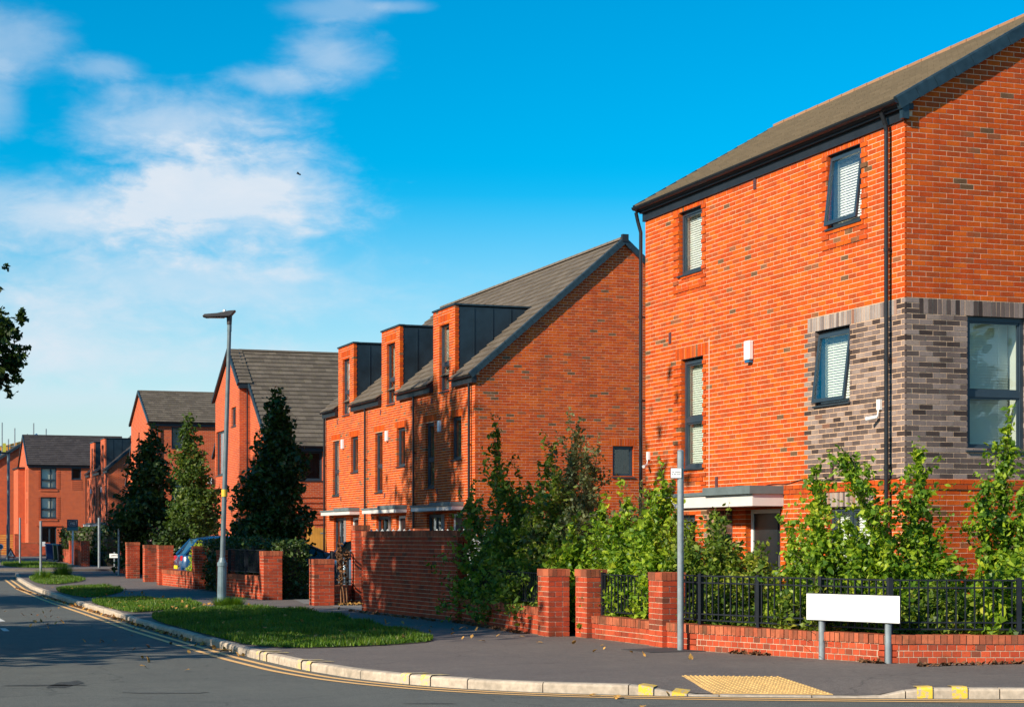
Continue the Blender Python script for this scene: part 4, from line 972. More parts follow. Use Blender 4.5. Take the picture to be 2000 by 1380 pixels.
for x in (14.3, 15.6, 17.2): mb = MB(); mb.box(x, x + .3, 195, 195.1, 9.2, 11.1); mb.build('debris_sleeve', 'scaffold_yellow', T8)

# ------------------------------------------------------------------ garden walls, pillars, railings
def garden_wall(label, p0, p1, nc, t=.215, z0=PZ, coping=True, lim=290, name='garden_wall', tops=None, out=None, unit=.225):
    p0 = Vector(p0); p1 = Vector(p1); d = (p1 - p0).normalized(); L = (p1 - p0).length
    n = Vector((-d.y, d.x)) if out is None else Vector(out)
    if n.dot(-(p0 + p1) / 2) < 0: n = -n
    T = thing(name, label, 'wall', (p0.x, p0.y, z0))
    F = Frame(p0, d, n); P = Pieces('brick')
    zt = z0 + nc * .075
    mb = MB(); mb.fbox(F, .09, L - .09, z0 - .15, zt, -t + .01, -.006); core = mb.build('wall_core', 'mortar_garden', T)
    lay(P, F, T, L, z0, nc, 'garden_brick', corner0=1, corner1=1, jit=.006, unit=unit)
    for o, dd, nn in ((p0, -n, -d), (p1, -n, d)):
        lay(P, Frame(o, dd, nn), T, t, z0, nc, 'garden_brick', corner0=0, jit=.006)
    lay(P, Frame(p0 - n * t, d, -n), T, L, z0, nc, 'garden_brick', corner0=1, corner1=1, depth=.05, jit=.006)
    P.finish(lim)
    if coping:
        C = Pieces('coping_brick'); k = int(L / .075); w = L / k
        for i in range(k): C.add(fmat(F, i * w + .004, (i + 1) * w - .004, zt + .006, zt + .112 + random.uniform(-.003, .003), -t - .012, .014 + random.uniform(-.004, .004), .012), T, 'coping_brick')
        C.finish(lim)
        mb = MB(); mb.fbox(F, 0.004, L - .004, zt, zt + .1, -t + .01, -.006); mb.build('coping_mortar', 'mortar_garden', T)
    return F, L, zt
def pillar(label, x, y, w, nc, z0=PZ, group=None, lim=290, wy=None):
    wy = wy or w; T = thing('brick_pillar', label, 'pillar', (x, y, z0), group); P = Pieces('brick')
    mb = MB(); mb.box(x + .006, x + w - .006, y + .006, y + wy - .006, z0 - .1, z0 + nc * .075); mb.build('core', 'mortar_garden', T)
    for o, d, n, L, c in (((x, y), (0, 1), (-1, 0), wy, 1), ((x, y), (1, 0), (0, -1), w, 0), ((x + w, y), (0, 1), (1, 0), wy, 1), ((x, y + wy), (1, 0), (0, 1), w, 0)):
        lay(P, Frame(o, d, n), T, L, z0, nc, 'garden_brick', corner0=c, corner1=c, jit=.006, depth=.1)
    P.finish(lim); zt = z0 + nc * .075; C = Pieces('coping_brick'); k = int(round(w / .075)); ww = w / k; F = Frame((x, y), (1, 0), (0, -1))
    for j in (0, 1):
        for i in range(k): C.add(fmat(F, i * ww + .004 - (.012 if i == 0 else 0), (i + 1) * ww - .004 + (.012 if i == k - 1 else 0), zt + .006, zt + .112, -wy / 2 * (j + 1) + .004 - (.012 if j else 0), -wy / 2 * j - .004 + (.012 if not j else 0), .01), T, 'coping_brick')
    C.finish(40); mb = MB(); mb.box(x + .006, x + w - .006, y + .006, y + wy - .006, zt + .001, zt + .098); mb.build('coping_mortar', 'mortar_garden', T)
    return T
def railing(label, p0, p1, z0, z1, posts, spacing=.108, two=True):
    p0 = Vector(p0); p1 = Vector(p1); d = (p1 - p0).normalized(); L = (p1 - p0).length; n = Vector((-d.y, d.x)); F = Frame(p0, d, n)
    T = thing('railing', label, 'railing', (p0.x, p0.y, z0))
    for z in ([z0 + .06, z1 - .02] + ([z1 - .11, z0 + .14] if two else [])):
        mb = MB(); mb.fbox(F, 0, L, z - .009, z + .009, -.018, .018); mb.build('rail', 'railing_black', T)
    P = Pieces('bar')
    k = int(L / spacing)
    for i in range(1, k):
        s = i * L / k; P.add(fmat(F, s - .0085, s + .0085, z0 + .065, z1 - .025, -.0085, .0085), T, 'railing_black')
    P.finish(10000)
    for s in posts:
        mb = MB(); mb.fbox(F, s - .026, s + .026, z0 - .05, z1 + .01, -.03, .03); mb.build('post', 'railing_black', T)
    return T
A = (10.44, 25.5); B = (10.56, 22.35); C_ = (11.62, 19.28); D_ = (19.5, 16.0)
garden_wall('low brick wall with brick-on-edge coping running past the round grey pole', A, B, 3, lim=220)
garden_wall('low brick wall directly behind the blank white nameplate', B, C_, 3, lim=220, unit=.1125)
garden_wall('low brick wall with twiggy stain below the bushes past the nameplate', (C_[0] + .05, C_[1] - .03), D_, 3, lim=290, unit=.1125)
pillar('brick gate pillar standing alone with a dark side face, left of the pedestrian gap', 9.99, 26.12, .3375, 12, wy=.45)
pillar('brick gate pillar at the end of the low wall, right of the pedestrian gap', 10.38, 25.56, .3375, 12, wy=.45)
pillar('brick pillar in the low wall nearest the round grey pole', 10.46, 23.05, .3375, 12, wy=.45)
railing('short black railing between the two brick pillars behind green leaves', (10.62, 25.55), (10.68, 23.5), .44, 1.06, (.05, 2.0), two=False)
railing('black railing beside the round grey pole on the low wall', (10.68, 23.0), (10.70, 22.35), .44, 1.10, (.05,))
railing('long black railing behind the blank white nameplate', (10.70, 22.35), (11.74, 19.33), .44, 1.10, (.0, 1.05, 2.1, 3.18))
railing('black railing standing against the bushes beyond the white nameplate', (11.74, 19.33), (19.5, 16.1), .44, 1.10, (.0, 1.5, 3.3, 5.1, 6.9))
garden_wall('tall shaded brick garden wall beside the footpath', (9.98, 36.7), (10.33, 31.5), 20, lim=290)
garden_wall('low shaded brick wall under the dark bush', (10.36, 31.45), (10.06, 26.6), 4, lim=200)
railing('black railing half hidden in the dark bush', (10.5, 31.3), (10.2, 26.7), .52, 1.05, (.1, 2.4, 4.6), two=False)
pillar('lit brick pillar beside the driveway with the grey car behind', 9.74, 39.75, .45, 12)
pillar('tall narrow brick pillar touching the end of the white picket fence', 10.93, 40.75, .3375, 22)
garden_wall('low brick wall with railings and fallen leaves between the driveway pillars', (10.2, 40.05), (10.93, 40.98), 4, lim=60)
railing('short black railing in front of the yellow number plate', (10.22, 40.15), (10.92, 41.05), .5, 1.28, (.03, .9), spacing=.15)
T = thing('picket_fence', 'white picket fence top showing over the tall brick wall', 'fence', (11.3, 40.9, PZ))
for i in range(26):
    if 8 < i < 12: continue
    mb = MB(); x = 11.32 + i * .13; mb.prism([(x, 40.95, PZ), (x + .09, 40.95, PZ), (x + .09, 40.95, 1.72), (x + .045, 40.95, 1.78), (x, 40.95, 1.72)], (0, .02, 0)); mb.build('picket', 'picket_white', T)
for z in (.5, 1.5): mb = MB(); mb.box(11.3, 14.75, 40.975, 41.01, z, z + .08); mb.build('rail', 'picket_white', T)
pillar('brick pillar between two lengths of white picket fence', 12.33, 40.75, .3375, 21, lim=60)
pillar('shaded brick pillar at the end of the clipped hedge', 9.48, 43.7, .45, 14)
garden_wall('low shaded brick wall with railings in front of the clipped hedge', (9.28, 47.6), (9.5, 44.2), 6, lim=120)
railing('black railing in front of the clipped hedge', (9.42, 47.6), (9.62, 44.2), .68, 1.3, (0.05, 1.7, 3.3), two=False)
pillar('slim brick pillar behind the street lamp', 9.2, 47.7, .40, 14, lim=80)
pillar('dark shaded brick pillar beside the blue car', 9.62, 53.6, .45, 15)
garden_wall('low brick wall under the lime green conifer', (9.5, 58.6), (9.66, 54.1), 5, lim=120)
pillar('sunlit brick pillar with a low wall, by the lime green conifer', 9.4, 58.6, .45, 15, lim=120)
pillar('middle one of three stepped sunlit brick pillars', 9.62, 62.9, .45, 15, lim=120)
pillar('farthest one of three stepped sunlit brick pillars', 9.86, 68.6, .45, 16, lim=120)
garden_wall('shaded low brick wall leading to the side turning', (11.2, 79.3), (10.12, 69.3), 5, lim=40)
pillar('brick pillar at the corner of the side turning', 11.12, 79.3, .45, 15, lim=60)
railing('black railing above the shaded low wall by the side turning', (11.3, 79.3), (10.25, 69.3), .6, 1.3, (.1, 2.5, 5, 7.5, 10), spacing=.2, two=False)
garden_wall('dark brick wall beyond the side turning', (13.2, 122), (11.9, 98.5), 9, lim=20)
for i, (x, y) in enumerate(((11.75, 98), (12.0, 103), (12.3, 108))):
    pillar(('nearest', 'second', 'third')[i] + ' of the dark brick pillars beyond the side turning', x, y, .42, 16, lim=10)
garden_wall('sunlit salmon brick wall at the foot of the far brick house', (13.2, 152.3), (15.8, 152), 13, lim=20, out=(0, -1))
pillar('sunlit far brick pillar beside the roadworks sign', 12.9, 150.2, .5, 22, lim=10)

# ------------------------------------------------------------------ foliage
def leaf_mesh(name, C, size, mat, parent=None, up=.3, elong=1.6, jitter=.35, rng=RNG, rhomb=True, lobed=False):
    """C: (n, 3) leaf positions; each leaf a small folded blade turned its own way"""
    n = len(C); C = np.asarray(C, float)
    a = rng.normal(size=(n, 3)); a[:, 2] *= .8; a /= np.linalg.norm(a, axis=1)[:, None]
    nr = rng.normal(size=(n, 3)); nr[:, 2] += up * 3; nr -= a * (nr * a).sum(1)[:, None]; nr /= np.linalg.norm(nr, axis=1)[:, None]
    b = np.cross(nr, a); s = size * (1 + jitter * rng.normal(size=n)).clip(.4, 1.9); l = (s * elong / 2)[:, None]; w = (s / 2)[:, None]
    fold = nr * (w * .35)
    if lobed:
        pts = [(-1, 0), (-.35, .95), (.05, .45), (.55, .75), (.45, .25), (1.1, 0), (.45, -.25), (.55, -.75), (.05, -.45), (-.35, -.95)]
    else: pts = [(-1, 0), (-.15, .9), (.55, .62), (1, 0), (.55, -.62), (-.15, -.9)]
    V = np.stack([C + a * l * p + b * w * q + (fold if abs(q) > .3 else 0) for p, q in pts], 1)
    k = len(pts); org = C.mean(0); V = (V.reshape(-1, 3) - org)
    me = bpy.data.meshes.new(name); me.vertices.add(k * n); me.vertices.foreach_set('co', V.reshape(-1))
    me.loops.add(k * n); me.loops.foreach_set('vertex_index', np.arange(k * n)); me.polygons.add(n); me.polygons.foreach_set('loop_start', np.arange(0, k * n, k))
    me.materials.append(MATS[mat]); me.update(calc_edges=True); me.shade_flat(); o = bpy.data.objects.new(name, me); reg(o, org, parent); o['kind'] = 'stuff'; return o
def stem_path(x, y, z, h, lean, rng, k=7, wander=.09):
    P = [np.array([x, y, z])]; d = np.array([lean[0], lean[1], 1.0]); d /= np.linalg.norm(d)
    for i in range(k):
        d = d + rng.normal(size=3) * wander + np.array([0, 0, .06]); d /= np.linalg.norm(d); P.append(P[-1] + d * h / k)
    return np.array(P)
def path_at(P, t):
    f = t * (len(P) - 1); i = np.minimum(f.astype(int), len(P) - 2); r = (f - i)[:, None]; return P[i] * (1 - r) + P[i + 1] * r
def behind_wall(q, m=.07):
    """leaves of the corner garden stay on their own side of the low wall"""
    def sd_(a, b):
        a = np.array(a); b = np.array(b); d = (b - a) / np.linalg.norm(b - a); n = np.array([-d[1], d[0]]); n = n if n[0] > 0 else -n
        return (q[:, :2] - a) @ n
    k = np.ones(len(q), bool)
    y = q[:, 1]; k &= ~((y < 22.35) & (y > 19.28) & (sd_((10.56, 22.35), (11.62, 19.28)) < m)); k &= ~((y <= 19.28) & (sd_((11.62, 19.28), (19.5, 16.0)) < m)); k &= ~((y >= 22.35) & (y < 25.6) & (q[:, 0] < 10.6))
    return k | (q[:, 1] > 26)
def shrub(label, stems, mat, nleaf, leaf=.05, spread=.42, name='shrub', cat='shrub', stem_mat='stem_green', seed=1, base=None, tcurve=.8, t0=.05, z0=PZ, twigs=7, up=.2, tip=.03, part='foliage', fan=2, mass=1.0):
    """stems: (x, y, height, leanx, leany, weight). Leaves sit in sprays along side twigs, thinning to the leading shoots"""
    rng = np.random.default_rng(seed); full = []
    for (x, y, h, lx, ly, w) in stems:
        full.append((x, y, h, lx, ly, w))
        for q in range(fan): a_ = rng.uniform(0, 6.28); f_ = rng.uniform(.5, .86); l_ = rng.uniform(.14, .42); full.append((x + math.cos(a_) * .06, y + math.sin(a_) * .06, h * f_, lx + math.cos(a_) * l_, ly + math.sin(a_) * l_, w * f_ * .8))
    stems = full
    x0 = sum(s[0] for s in stems) / len(stems); y0 = sum(s[1] for s in stems) / len(stems)
    T = thing(name, label, cat, (x0, y0, z0)); mb = MB(); pts = []
    W = sum(s[5] for s in stems)
    for (x, y, h, lx, ly, w) in stems:
        P = stem_path(x, y, z0, h, (lx, ly), rng)
        for i in range(len(P) - 1): mb.tube(P[i], P[i + 1], .018 * (1 - i / len(P)) + .004, .018 * (1 - (i + 1) / len(P)) + .003, k=5, cap=False)
        nl = int(nleaf * w / W * (.62 if mass else 1)); nt = max(6, int(h * twigs * 2)); tt = np.sort(rng.uniform(t0, 1, nt))
        prof = lambda t: spread * np.minimum(1, (t / .12 + .35)) * (1 - t) ** tcurve * (.65 + .35 * np.sin(t * 9 + x * 7)) + tip
        starts = path_at(P, tt); ang = rng.uniform(0, 2 * np.pi, nt); ln = prof(tt) * rng.uniform(.3, 1.35, nt)
        ends = starts + np.stack([np.cos(ang) * ln, np.sin(ang) * ln, ln * rng.uniform(.1, .9, nt)], 1)
        for a_, b_, l_ in zip(starts, ends, ln):
            if l_ > .12: mb.tube(a_, b_, .005, .002, k=4, cap=False)
        wt_ = ln + .05; wt_ /= wt_.sum(); ti = rng.choice(nt, nl, p=wt_); u = rng.beta(1.25, 1.0, nl)[:, None]
        c = starts[ti] * (1 - u) + ends[ti] * u + rng.normal(size=(nl, 3)) * (.024 + .075 * ln[ti][:, None]) * np.array([1, 1, .8])
        c = c[c[:, 2] > z0 + .02]; pts.append(c[behind_wall(c)])
        nk = max(5, int(20 * h * mass)) if mass else 1; tk = rng.beta(1.1, 1.35, nk) * .9 + .03; ax = path_at(P, tk); ak = rng.uniform(0, 6.28, nk); dk = spread * 1.45 * (1 - tk) ** .55 * np.sqrt(rng.random(nk))
        ck = ax + np.stack([np.cos(ak) * dk, np.sin(ak) * dk, dk * rng.uniform(-.1, .5, nk)], 1)
        for a_, b_ in zip(path_at(P, np.maximum(.02, tk - .08)), ck): mb.tube(a_, b_, .0045, .002, k=4, cap=False)
        nm = int(nl * .9 * mass); ik = rng.integers(0, nk, nm); c = ck[ik] + rng.normal(size=(nm, 3)) * rng.uniform(.05, .12, nk)[ik][:, None] * np.array([1, 1, .75]); c = c[c[:, 2] > z0 + .02]; pts.append(c[behind_wall(c)])
        m = int(nl * .05) + 6; tl = rng.uniform(.6, 1.0, m); pts.append(path_at(P, tl) + rng.normal(size=(m, 3)) * .03)
        for _ in range(int(2 + 2.2 * h)):
            a = path_at(P, np.array([rng.uniform(.35, .97)]))[0]; an = rng.uniform(0, 6.28); out_ = rng.uniform(.12, .55); ln_ = rng.uniform(.22, .42) * (h ** .5) * (spread / .6) ** .5
            dr = np.array([math.cos(an) * out_, math.sin(an) * out_, 1.0]); dr /= np.linalg.norm(dr); mid = a + dr * ln_ * .55 + rng.normal(size=3) * .02; e = mid + (dr + np.array([rng.normal() * .25, rng.normal() * .25, 0])) * ln_ * .5
            mb.tube(a, mid, .004, .003, k=4, cap=False); mb.tube(mid, e, .003, .0015, k=4, cap=False)
            mm = int(9 + 26 * ln_ * .05 / leaf); u2 = rng.uniform(0, 1, mm)[:, None]; q = np.where(u2 < .5, a + (mid - a) * u2 * 2, mid + (e - mid) * (u2 * 2 - 1)); q = q + rng.normal(size=(mm, 3)) * .026; pts.append(q[behind_wall(q)])
    mb.build('stems', stem_mat, T, kind='stuff'); leaf_mesh(part, np.concatenate(pts), leaf, mat, T, up=up, rng=rng); return T
def rs(seed, n, x0, x1, y0, y1, h0, h1, lean=.12):
    r = random.Random(seed); return [(r.uniform(x0, x1), r.uniform(y0, y1), r.uniform(h0, h1), r.uniform(-lean, lean), r.uniform(-lean, lean), 1) for _ in range(n)]
# dark bush left of the gate, greyer spray of leaves on its right
shrub('large dark green bush with long leafless-tipped shoots behind the low shaded wall', [(10.6, 31.2, 2.2, -.06, .02, 1), (10.75, 30.6, 3.3, -.03, .02, 1.1), (10.8, 30.0, 2.5, .02, 0, 1.3), (10.95, 29.4, 3.0, -.04, 0, 1.1), (11.1, 28.9, 2.6, .05, 0, 1.2), (10.8, 28.5, 1.9, -.05, 0, 1.2), (10.7, 29.4, 1.7, -.1, 0, 1.2), (10.75, 27.9, 1.6, 0, 0, 1.2), (11.0, 31.0, 2.4, -.05, .1, 1), (10.7, 27.2, 1.3, -.03, 0, 1.1)],
      'leaf_mid', 26000, leaf=0.052, spread=0.62, seed=11, twigs=13)
shrub('tall grey-green arching bush rising against the terrace gable', [(11.6, 29.4, 3.6, .05, 0, 1.2), (11.75, 28.9, 3.3, .04, 0, 1.3), (11.3, 28.6, 2.7, -.03, 0, 1.2), (11.9, 29.1, 2.9, .10, .05, 1), (11.6, 28.3, 2.3, .0, 0, 1.2), (11.15, 28.0, 2.0, -.05, 0, 1.2), (11.8, 28.0, 2.1, .08, 0, 1.2), (11.3, 29.6, 3.0, 0, .05, 1)],
      'leaf_dull', 26000, leaf=0.04, spread=0.5, seed=12, twigs=13, tcurve=.7)
shrub('bright green leafy bush overflowing the low wall beside the gate pillar', [(11.1, 25.1, 1.9, -.02, 0, 1.2), (11.15, 24.5, 1.8, .0, 0, 1.3), (11.35, 25.4, 2.35, .05, 0, 1.1), (11.0, 24.3, 1.4, -.06, 0, 1.3), (11.0, 25.4, 1.2, -.06, 0, 1.4), (11.4, 24.8, 2.0, .05, 0, 1), (11.0, 26.6, 1.8, -.03, 0, 1.2), (11.2, 26.2, 2.1, 0, 0, 1.2), (11.1, 27.3, 1.7, 0, 0, 1.1), (11.4, 27.0, 2.0, .05, 0, 1)],
      'leaf_bright', 27000, leaf=0.055, spread=0.5, seed=13, twigs=13)
shrub('yellow-green twiggy shrub behind the round grey pole', [(11.2, 23.9, 1.85, .0, 0, 1), (11.3, 23.4, 1.75, .05, 0, 1.1), (11.45, 23.7, 1.9, .08, 0, 1), (11.15, 23.0, 1.4, 0, 0, 1.2), (11.5, 23.0, 1.6, .06, 0, 1), (11.7, 23.3, 1.5, .08, 0, .9), (11.05, 23.4, 1.2, -.03, 0, 1.1), (11.3, 22.6, 1.25, .02, 0, 1)],
      'leaf_mid', 20000, leaf=0.042, spread=0.46, seed=14, twigs=13)
shrub('sparse yellowing shrub in front of the front door', [(11.8, 22.3, 1.3, .05, 0, 1), (12.0, 22.0, 1.15, .08, 0, 1), (11.6, 21.9, .85, -.02, 0, 1.1), (11.9, 21.7, .95, .05, 0, 1.1), (12.2, 22.2, 1.35, .08, 0, .6)],
      'leaf_mid', 3800, leaf=0.042, spread=0.34, mass=0.5, seed=15, twigs=10)
shrub('upright young hedge tree with a narrow leafy top left of the ground-floor blind', [(11.95, 21.4, 2.4, .0, 0, 1.6), (11.75, 21.2, 1.4, -.06, 0, 1.1), (12.1, 21.3, 1.6, .05, 0, 1.2), (11.9, 21.0, 1.0, -.05, 0, 1), (12.15, 20.9, 1.0, 0, 0, 1)],
      'leaf_bright', 17000, leaf=0.046, spread=0.44, tcurve=1.05, seed=16, twigs=13, name='hedge_tree', cat='tree', part='crown')
shrub('tallest yellow-tipped hedge tree growing in front of the grey brick corner', [(12.42, 20.55, 2.75, .0, 0, 2), (12.7, 20.5, 2.6, .04, 0, 1.5), (12.2, 20.5, 1.7, -.05, 0, 1.2), (12.75, 20.2, 1.9, .07, 0, 1.0), (12.4, 20.2, 1.3, -.03, 0, 1.2), (12.95, 20.2, 1.4, .06, 0, 1)],
      'leaf_bright', 21000, leaf=0.046, spread=0.44, tcurve=1.05, seed=17, twigs=13, name='hedge_tree', cat='tree', part='crown')
shrub('slender hedge tree at the far end of the railing beneath the gable window', [(14.15, 20.3, 2.95, .0, 0, 2), (14.3, 20.2, 2.1, .05, 0, 1.2), (13.95, 20.1, 1.8, -.05, 0, 1.2), (14.2, 19.8, 1.3, 0, 0, 1.2), (14.6, 20.1, 2.3, .04, 0, 1.3)],
      'leaf_bright', 17000, leaf=0.048, spread=0.4, tcurve=1.05, seed=18, twigs=13, name='hedge_tree', cat='tree', part='crown')
shrub('loose broad-leaved shrub climbing the railing below the gable window', [(12.95, 19.3, .85, .03, 0, 1), (13.2, 19.4, 1.35, -.1, 0, 1), (13.45, 19.2, .95, .05, 0, 1.1), (13.0, 19.0, .75, -.1, 0, 1), (13.7, 19.2, 1.1, .1, 0, 1)],
      'leaf_bright', 3400, leaf=0.07, spread=0.36, mass=0.6, seed=19, twigs=9)
shrub('dense low hedge filling the long railing behind the nameplate', rs(5, 14, 11.25, 12.0, 20.4, 22.0, .55, .95) + rs(6, 14, 12.0, 12.9, 19.2, 20.4, .55, .95), 'leaf_mid', 16000, leaf=0.055, spread=0.3, fan=1, seed=20, twigs=10, cat='hedge', name='hedge')
shrub('low leafy hedge behind the far end of the railing', rs(8, 12, 13.0, 15.4, 18.2, 19.3, .4, .8), 'leaf_mid', 6500, leaf=0.06, spread=0.3, fan=1, seed=21, twigs=9, cat='hedge', name='hedge')
# clipped hedge
def clipped_hedge(label, x0, x1, y0, y1, h, n, mat='leaf_dark', seed=3, leaf=.06):
    rng = np.random.default_rng(seed); T = thing('hedge', label, 'hedge', ((x0 + x1) / 2, (y0 + y1) / 2, PZ))
    mb = MB(); mb.box(x0 + .12, x1 - .12, y0 + .12, y1 - .12, PZ, h - .14); mb.build('inner_twigs', 'soil', T)
    c = rng.uniform((x0, y0, PZ), (x1, y1, h), (n * 3, 3)); d = np.minimum.reduce([c[:, 0] - x0, x1 - c[:, 0], c[:, 1] - y0, y1 - c[:, 1], h - c[:, 2]]); keep = rng.random(len(c)) < np.exp(-d / .07)
    c = c[keep][:n]; c += rng.normal(size=c.shape) * .05; leaf_mesh('foliage', c, leaf, mat, T, rng=rng)
clipped_hedge('clipped dark hedge running back along the driveway edge', 9.98, 10.68, 44.1, 46.3, 1.45, 7000)
clipped_hedge('clipped hedge behind the shaded railing and low wall', 9.72, 10.5, 46.4, 52.6, 1.52, 9000, seed=4)
clipped_hedge('tall dark hedge behind the brick wall beyond the side turning', 12.9, 14.6, 97.5, 119, 2.1, 9000, seed=9, leaf=.14)
# street-side trees
def tree(label, x, y, h, trunk_h, rad, mat, n, leaf, seed, shape='cone', name='tree', trunk_r=.07, z0=PZ, limbs=16, extra=None, lobed=False, cat='tree', gaps=.0):
    rng = np.random.default_rng(seed); T = thing(name, label, cat, (x, y, z0)); mb = MB()
    P = stem_path(x, y, z0, h * .96, (rng.normal() * .02, rng.normal() * .02), rng, 9, .022)
    for i in range(9): mb.tube(P[i], P[i + 1], trunk_r * (1 - i / 9.6), trunk_r * (1 - (i + 1) / 9.6), k=8, cap=False)
    C = []; tips = []
    for j in range(limbs):
        t = trunk_h / h + (1 - trunk_h / h) * (j + .5) / limbs * .97; s = path_at(P, np.array([t]))[0]; u = (t - trunk_h / h) / (1 - trunk_h / h)
        r = rad * ((1 - u) ** .78 * (.75 + .25 * min(1, u / .12)) if shape == 'cone' else (.9 + .1 * min(1, u / .15)) * (1 - .72 * max(0, (u - .3) / .7) ** 1.5)) * rng.uniform(.58, 1.25)
        a = j * 2.4 + rng.uniform(-.3, .3); rise = .9 if shape == 'cone' else .45
        e = s + np.array([math.cos(a) * r * .8, math.sin(a) * r * .8, r * rise * .55]); mb.tube(s, e, trunk_r * .35 * (1 - u * .7), .008, k=5, cap=False); tips.append((s, e, max(r, .1)))
    w = np.array([q[2] ** 1.7 for q in tips]); w /= w.sum()
    for (s, e, r), ww in zip(tips, w):
        m = int(n * ww); k = max(3, int(4 + 4 * r)); cl = []
        for _ in range(k):
            u = rng.uniform(.25, 1.02); cl.append(s + (e - s) * u + rng.normal(size=3).clip(-1.6, 1.6) * r * .22 * np.array([1, 1, .8]))
        cl = np.array(cl); idx = rng.integers(0, k, m); C.append(cl[idx] + rng.normal(size=(m, 3)).clip(-1.7, 1.7) * np.array([1, 1, .75]) * (.09 + r * .135))
    if extra:
        for (cx, cy, cz, rr, m) in extra:
            mb.tube(path_at(P, np.array([.55]))[0], (cx, cy, cz), trunk_r * .3, .02, k=6, cap=False)
            k = 16; cl = np.array([cx, cy, cz]) + rng.normal(size=(k, 3)) * rr * .55; idx = rng.integers(0, k, m); C.append(cl[idx] + rng.normal(size=(m, 3)) * rr * .23)
    mb.build('trunk', 'bark', T); C = np.concatenate(C); C = C[np.hypot(C[:, 0] - x, C[:, 1] - y) < (rad * 1.06 if rad > 3.5 else 99)]
    leaf_mesh('crown', C, leaf, mat, T, rng=rng, lobed=lobed, elong=1.2 if lobed else 1.5); return T
tree('dark conical street tree standing against the long tiled catslide roof', 11.5, 52.0, 6.0, .9, 1.18, 'leaf_dark', 15000, .095, 31, trunk_r=.06, limbs=34)
tree('loose mid-green tree with a side branch in front of the net-curtained window', 11.45, 63.6, 6.1, 1.6, .95, 'leaf_deep', 6500, .085, 32, trunk_r=.06, limbs=22, gaps=.2)
tree('dark rounded tree left of the loose mid-green one, over the stepped pillars', 11.6, 75.3, 6.4, .8, 1.45, 'leaf_dark', 12500, .11, 33, trunk_r=.07, limbs=28)
tree('small dark tree behind the middle stepped pillars', 12.6, 70.0, 4.2, .5, 1.3, 'leaf_dark', 6000, .11, 36, trunk_r=.06, limbs=20)
# large trees on the other side of the road (their shade bands cross the street)
def unp(px, py, Z):
    u = (px - 1000) / 3650 * Z; return (u * CT + Z * ST, -u * ST + Z * CT, CAM_H - (py - 1049) / 3650 * Z)
BIG = [(-4.6, 27.2, 12.7, None), (-4.4, 44.8, 18.5, [tuple(unp(px, py, 41.5)) + (r, m) for px, py, r, m in ((-32, 535, .26, 130), (-25, 640, .6, 600), (5, 645, .30, 260), (14, 700, .30, 260), (-30, 705, .6, 600), (-5, 745, .3, 240), (42, 620, .12, 50), (38, 703, .16, 70), (-40, 590, .4, 200))]), (-4.5, 70.6, 17.5, None), (-5, 79.5, 16.5, None), (-5.0, 94, 15.5, None), (-3.0, 120.5, 21, None), (-6.5, 114, 25, None), (-6.5, 127, 25, None)]
for i, (x, y, h, ex) in enumerate(BIG):
    tree(('great street tree across the road, nearest of its row', 'great lobed-leaf tree reaching a dark branch over the road', 'third great tree of the row across the road', 'fourth great tree of the row across the road', 'fifth great tree of the row across the road', 'sixth great tree of the row across the road', 'tallest great tree at the far bend, nearer one', 'tallest great tree at the far bend, farther one')[i],
         x, y, h, 2.4, (5.7, 5.6, 4.6, 4.6, 4.0, 6.2, 6.4, 6.4)[i], 'leaf_dark', 17000 if i < 3 else 6500, .22 if i < 3 else .3, 41 + i, shape='round', trunk_r=.34, limbs=36, z0=PZ)
rng_ = np.random.default_rng(77)
# the reaching branch with its own lobed leaves
T = bpy.data.objects['tree.005'] if 'tree.005' in bpy.data.objects else None
bt = [o for o in bpy.data.objects if o.get('label', '').startswith('great lobed-leaf')][0]
mb = MB(); C = []
for (cx, cy, cz, rr, m) in BIG[1][3]:
    mb.tube((-3.9, 45.0, 6.2), (cx, cy, cz), .05, .008, k=6, cap=False); k = 22; cl = np.array([cx, cy, cz]) + rng_.normal(size=(k, 3)) * rr * .5; idx = rng_.integers(0, k, m); C.append(cl[idx] + rng_.normal(size=(m, 3)) * rr * .16)
mb.build('branch', 'bark', bt); leaf_mesh('branch_leaves', np.concatenate(C), .12, 'leaf_dark', bt, rng=rng_, lobed=True, elong=1.2)
tree('tree across the side street that shows in the gable window glass', 36, -11, 9, 2, 3.6, 'leaf_mid', 3500, .30, 60, shape='round', trunk_r=.2, limbs=24)
# small garden plants
tree('narrow lime-green conifer in the sunlit low-walled garden', 10.15, 56.0, 1.35, .05, .24, 'leaf_lime', 2200, .05, 71, name='conifer', trunk_r=.02, limbs=18, cat='shrub')
tree('dark green conifer between the dark pillar and the blue car', 10.15, 52.3, 1.05, .05, .42, 'leaf_dark', 2200, .06, 72, name='conifer', trunk_r=.02, limbs=16, cat='shrub')
shrub('pink-flowering shrub by the far nameplate', [(11.9, 82.5 + i * .0 - 7, 2.3, 0, 0, 1) for i in range(3)], 'leaf_dark', 1800, leaf=.12, spread=.8, seed=73)
shrub('cluster of pink roses above the far nameplate', [(11.6, 75.0, 2.5, 0, 0, 1)], 'leaf_pink', 160, leaf=.12, spread=.5, mass=0, seed=74, t0=.75)
shrub('dark shrub behind the pillar at the side turning', [(11.6, 78, 2.0, 0, 0, 1), (11.5, 76, 1.6, 0, 0, 1)], 'leaf_dark', 2500, leaf=.11, spread=.7, seed=75)
shrub('dead brown hydrangea heads beside the yellow number plate', [(10.35, 39.75, 1.35, .05, .02, 1), (10.5, 39.8, 1.2, .1, .02, 1), (10.42, 39.75, 1.0, -.05, 0, .6)], 'dry_leaf_brown', 200, leaf=.05, spread=.12, fan=0, mass=0, seed=76, t0=.72, stem_mat='dry_leaf_brown')

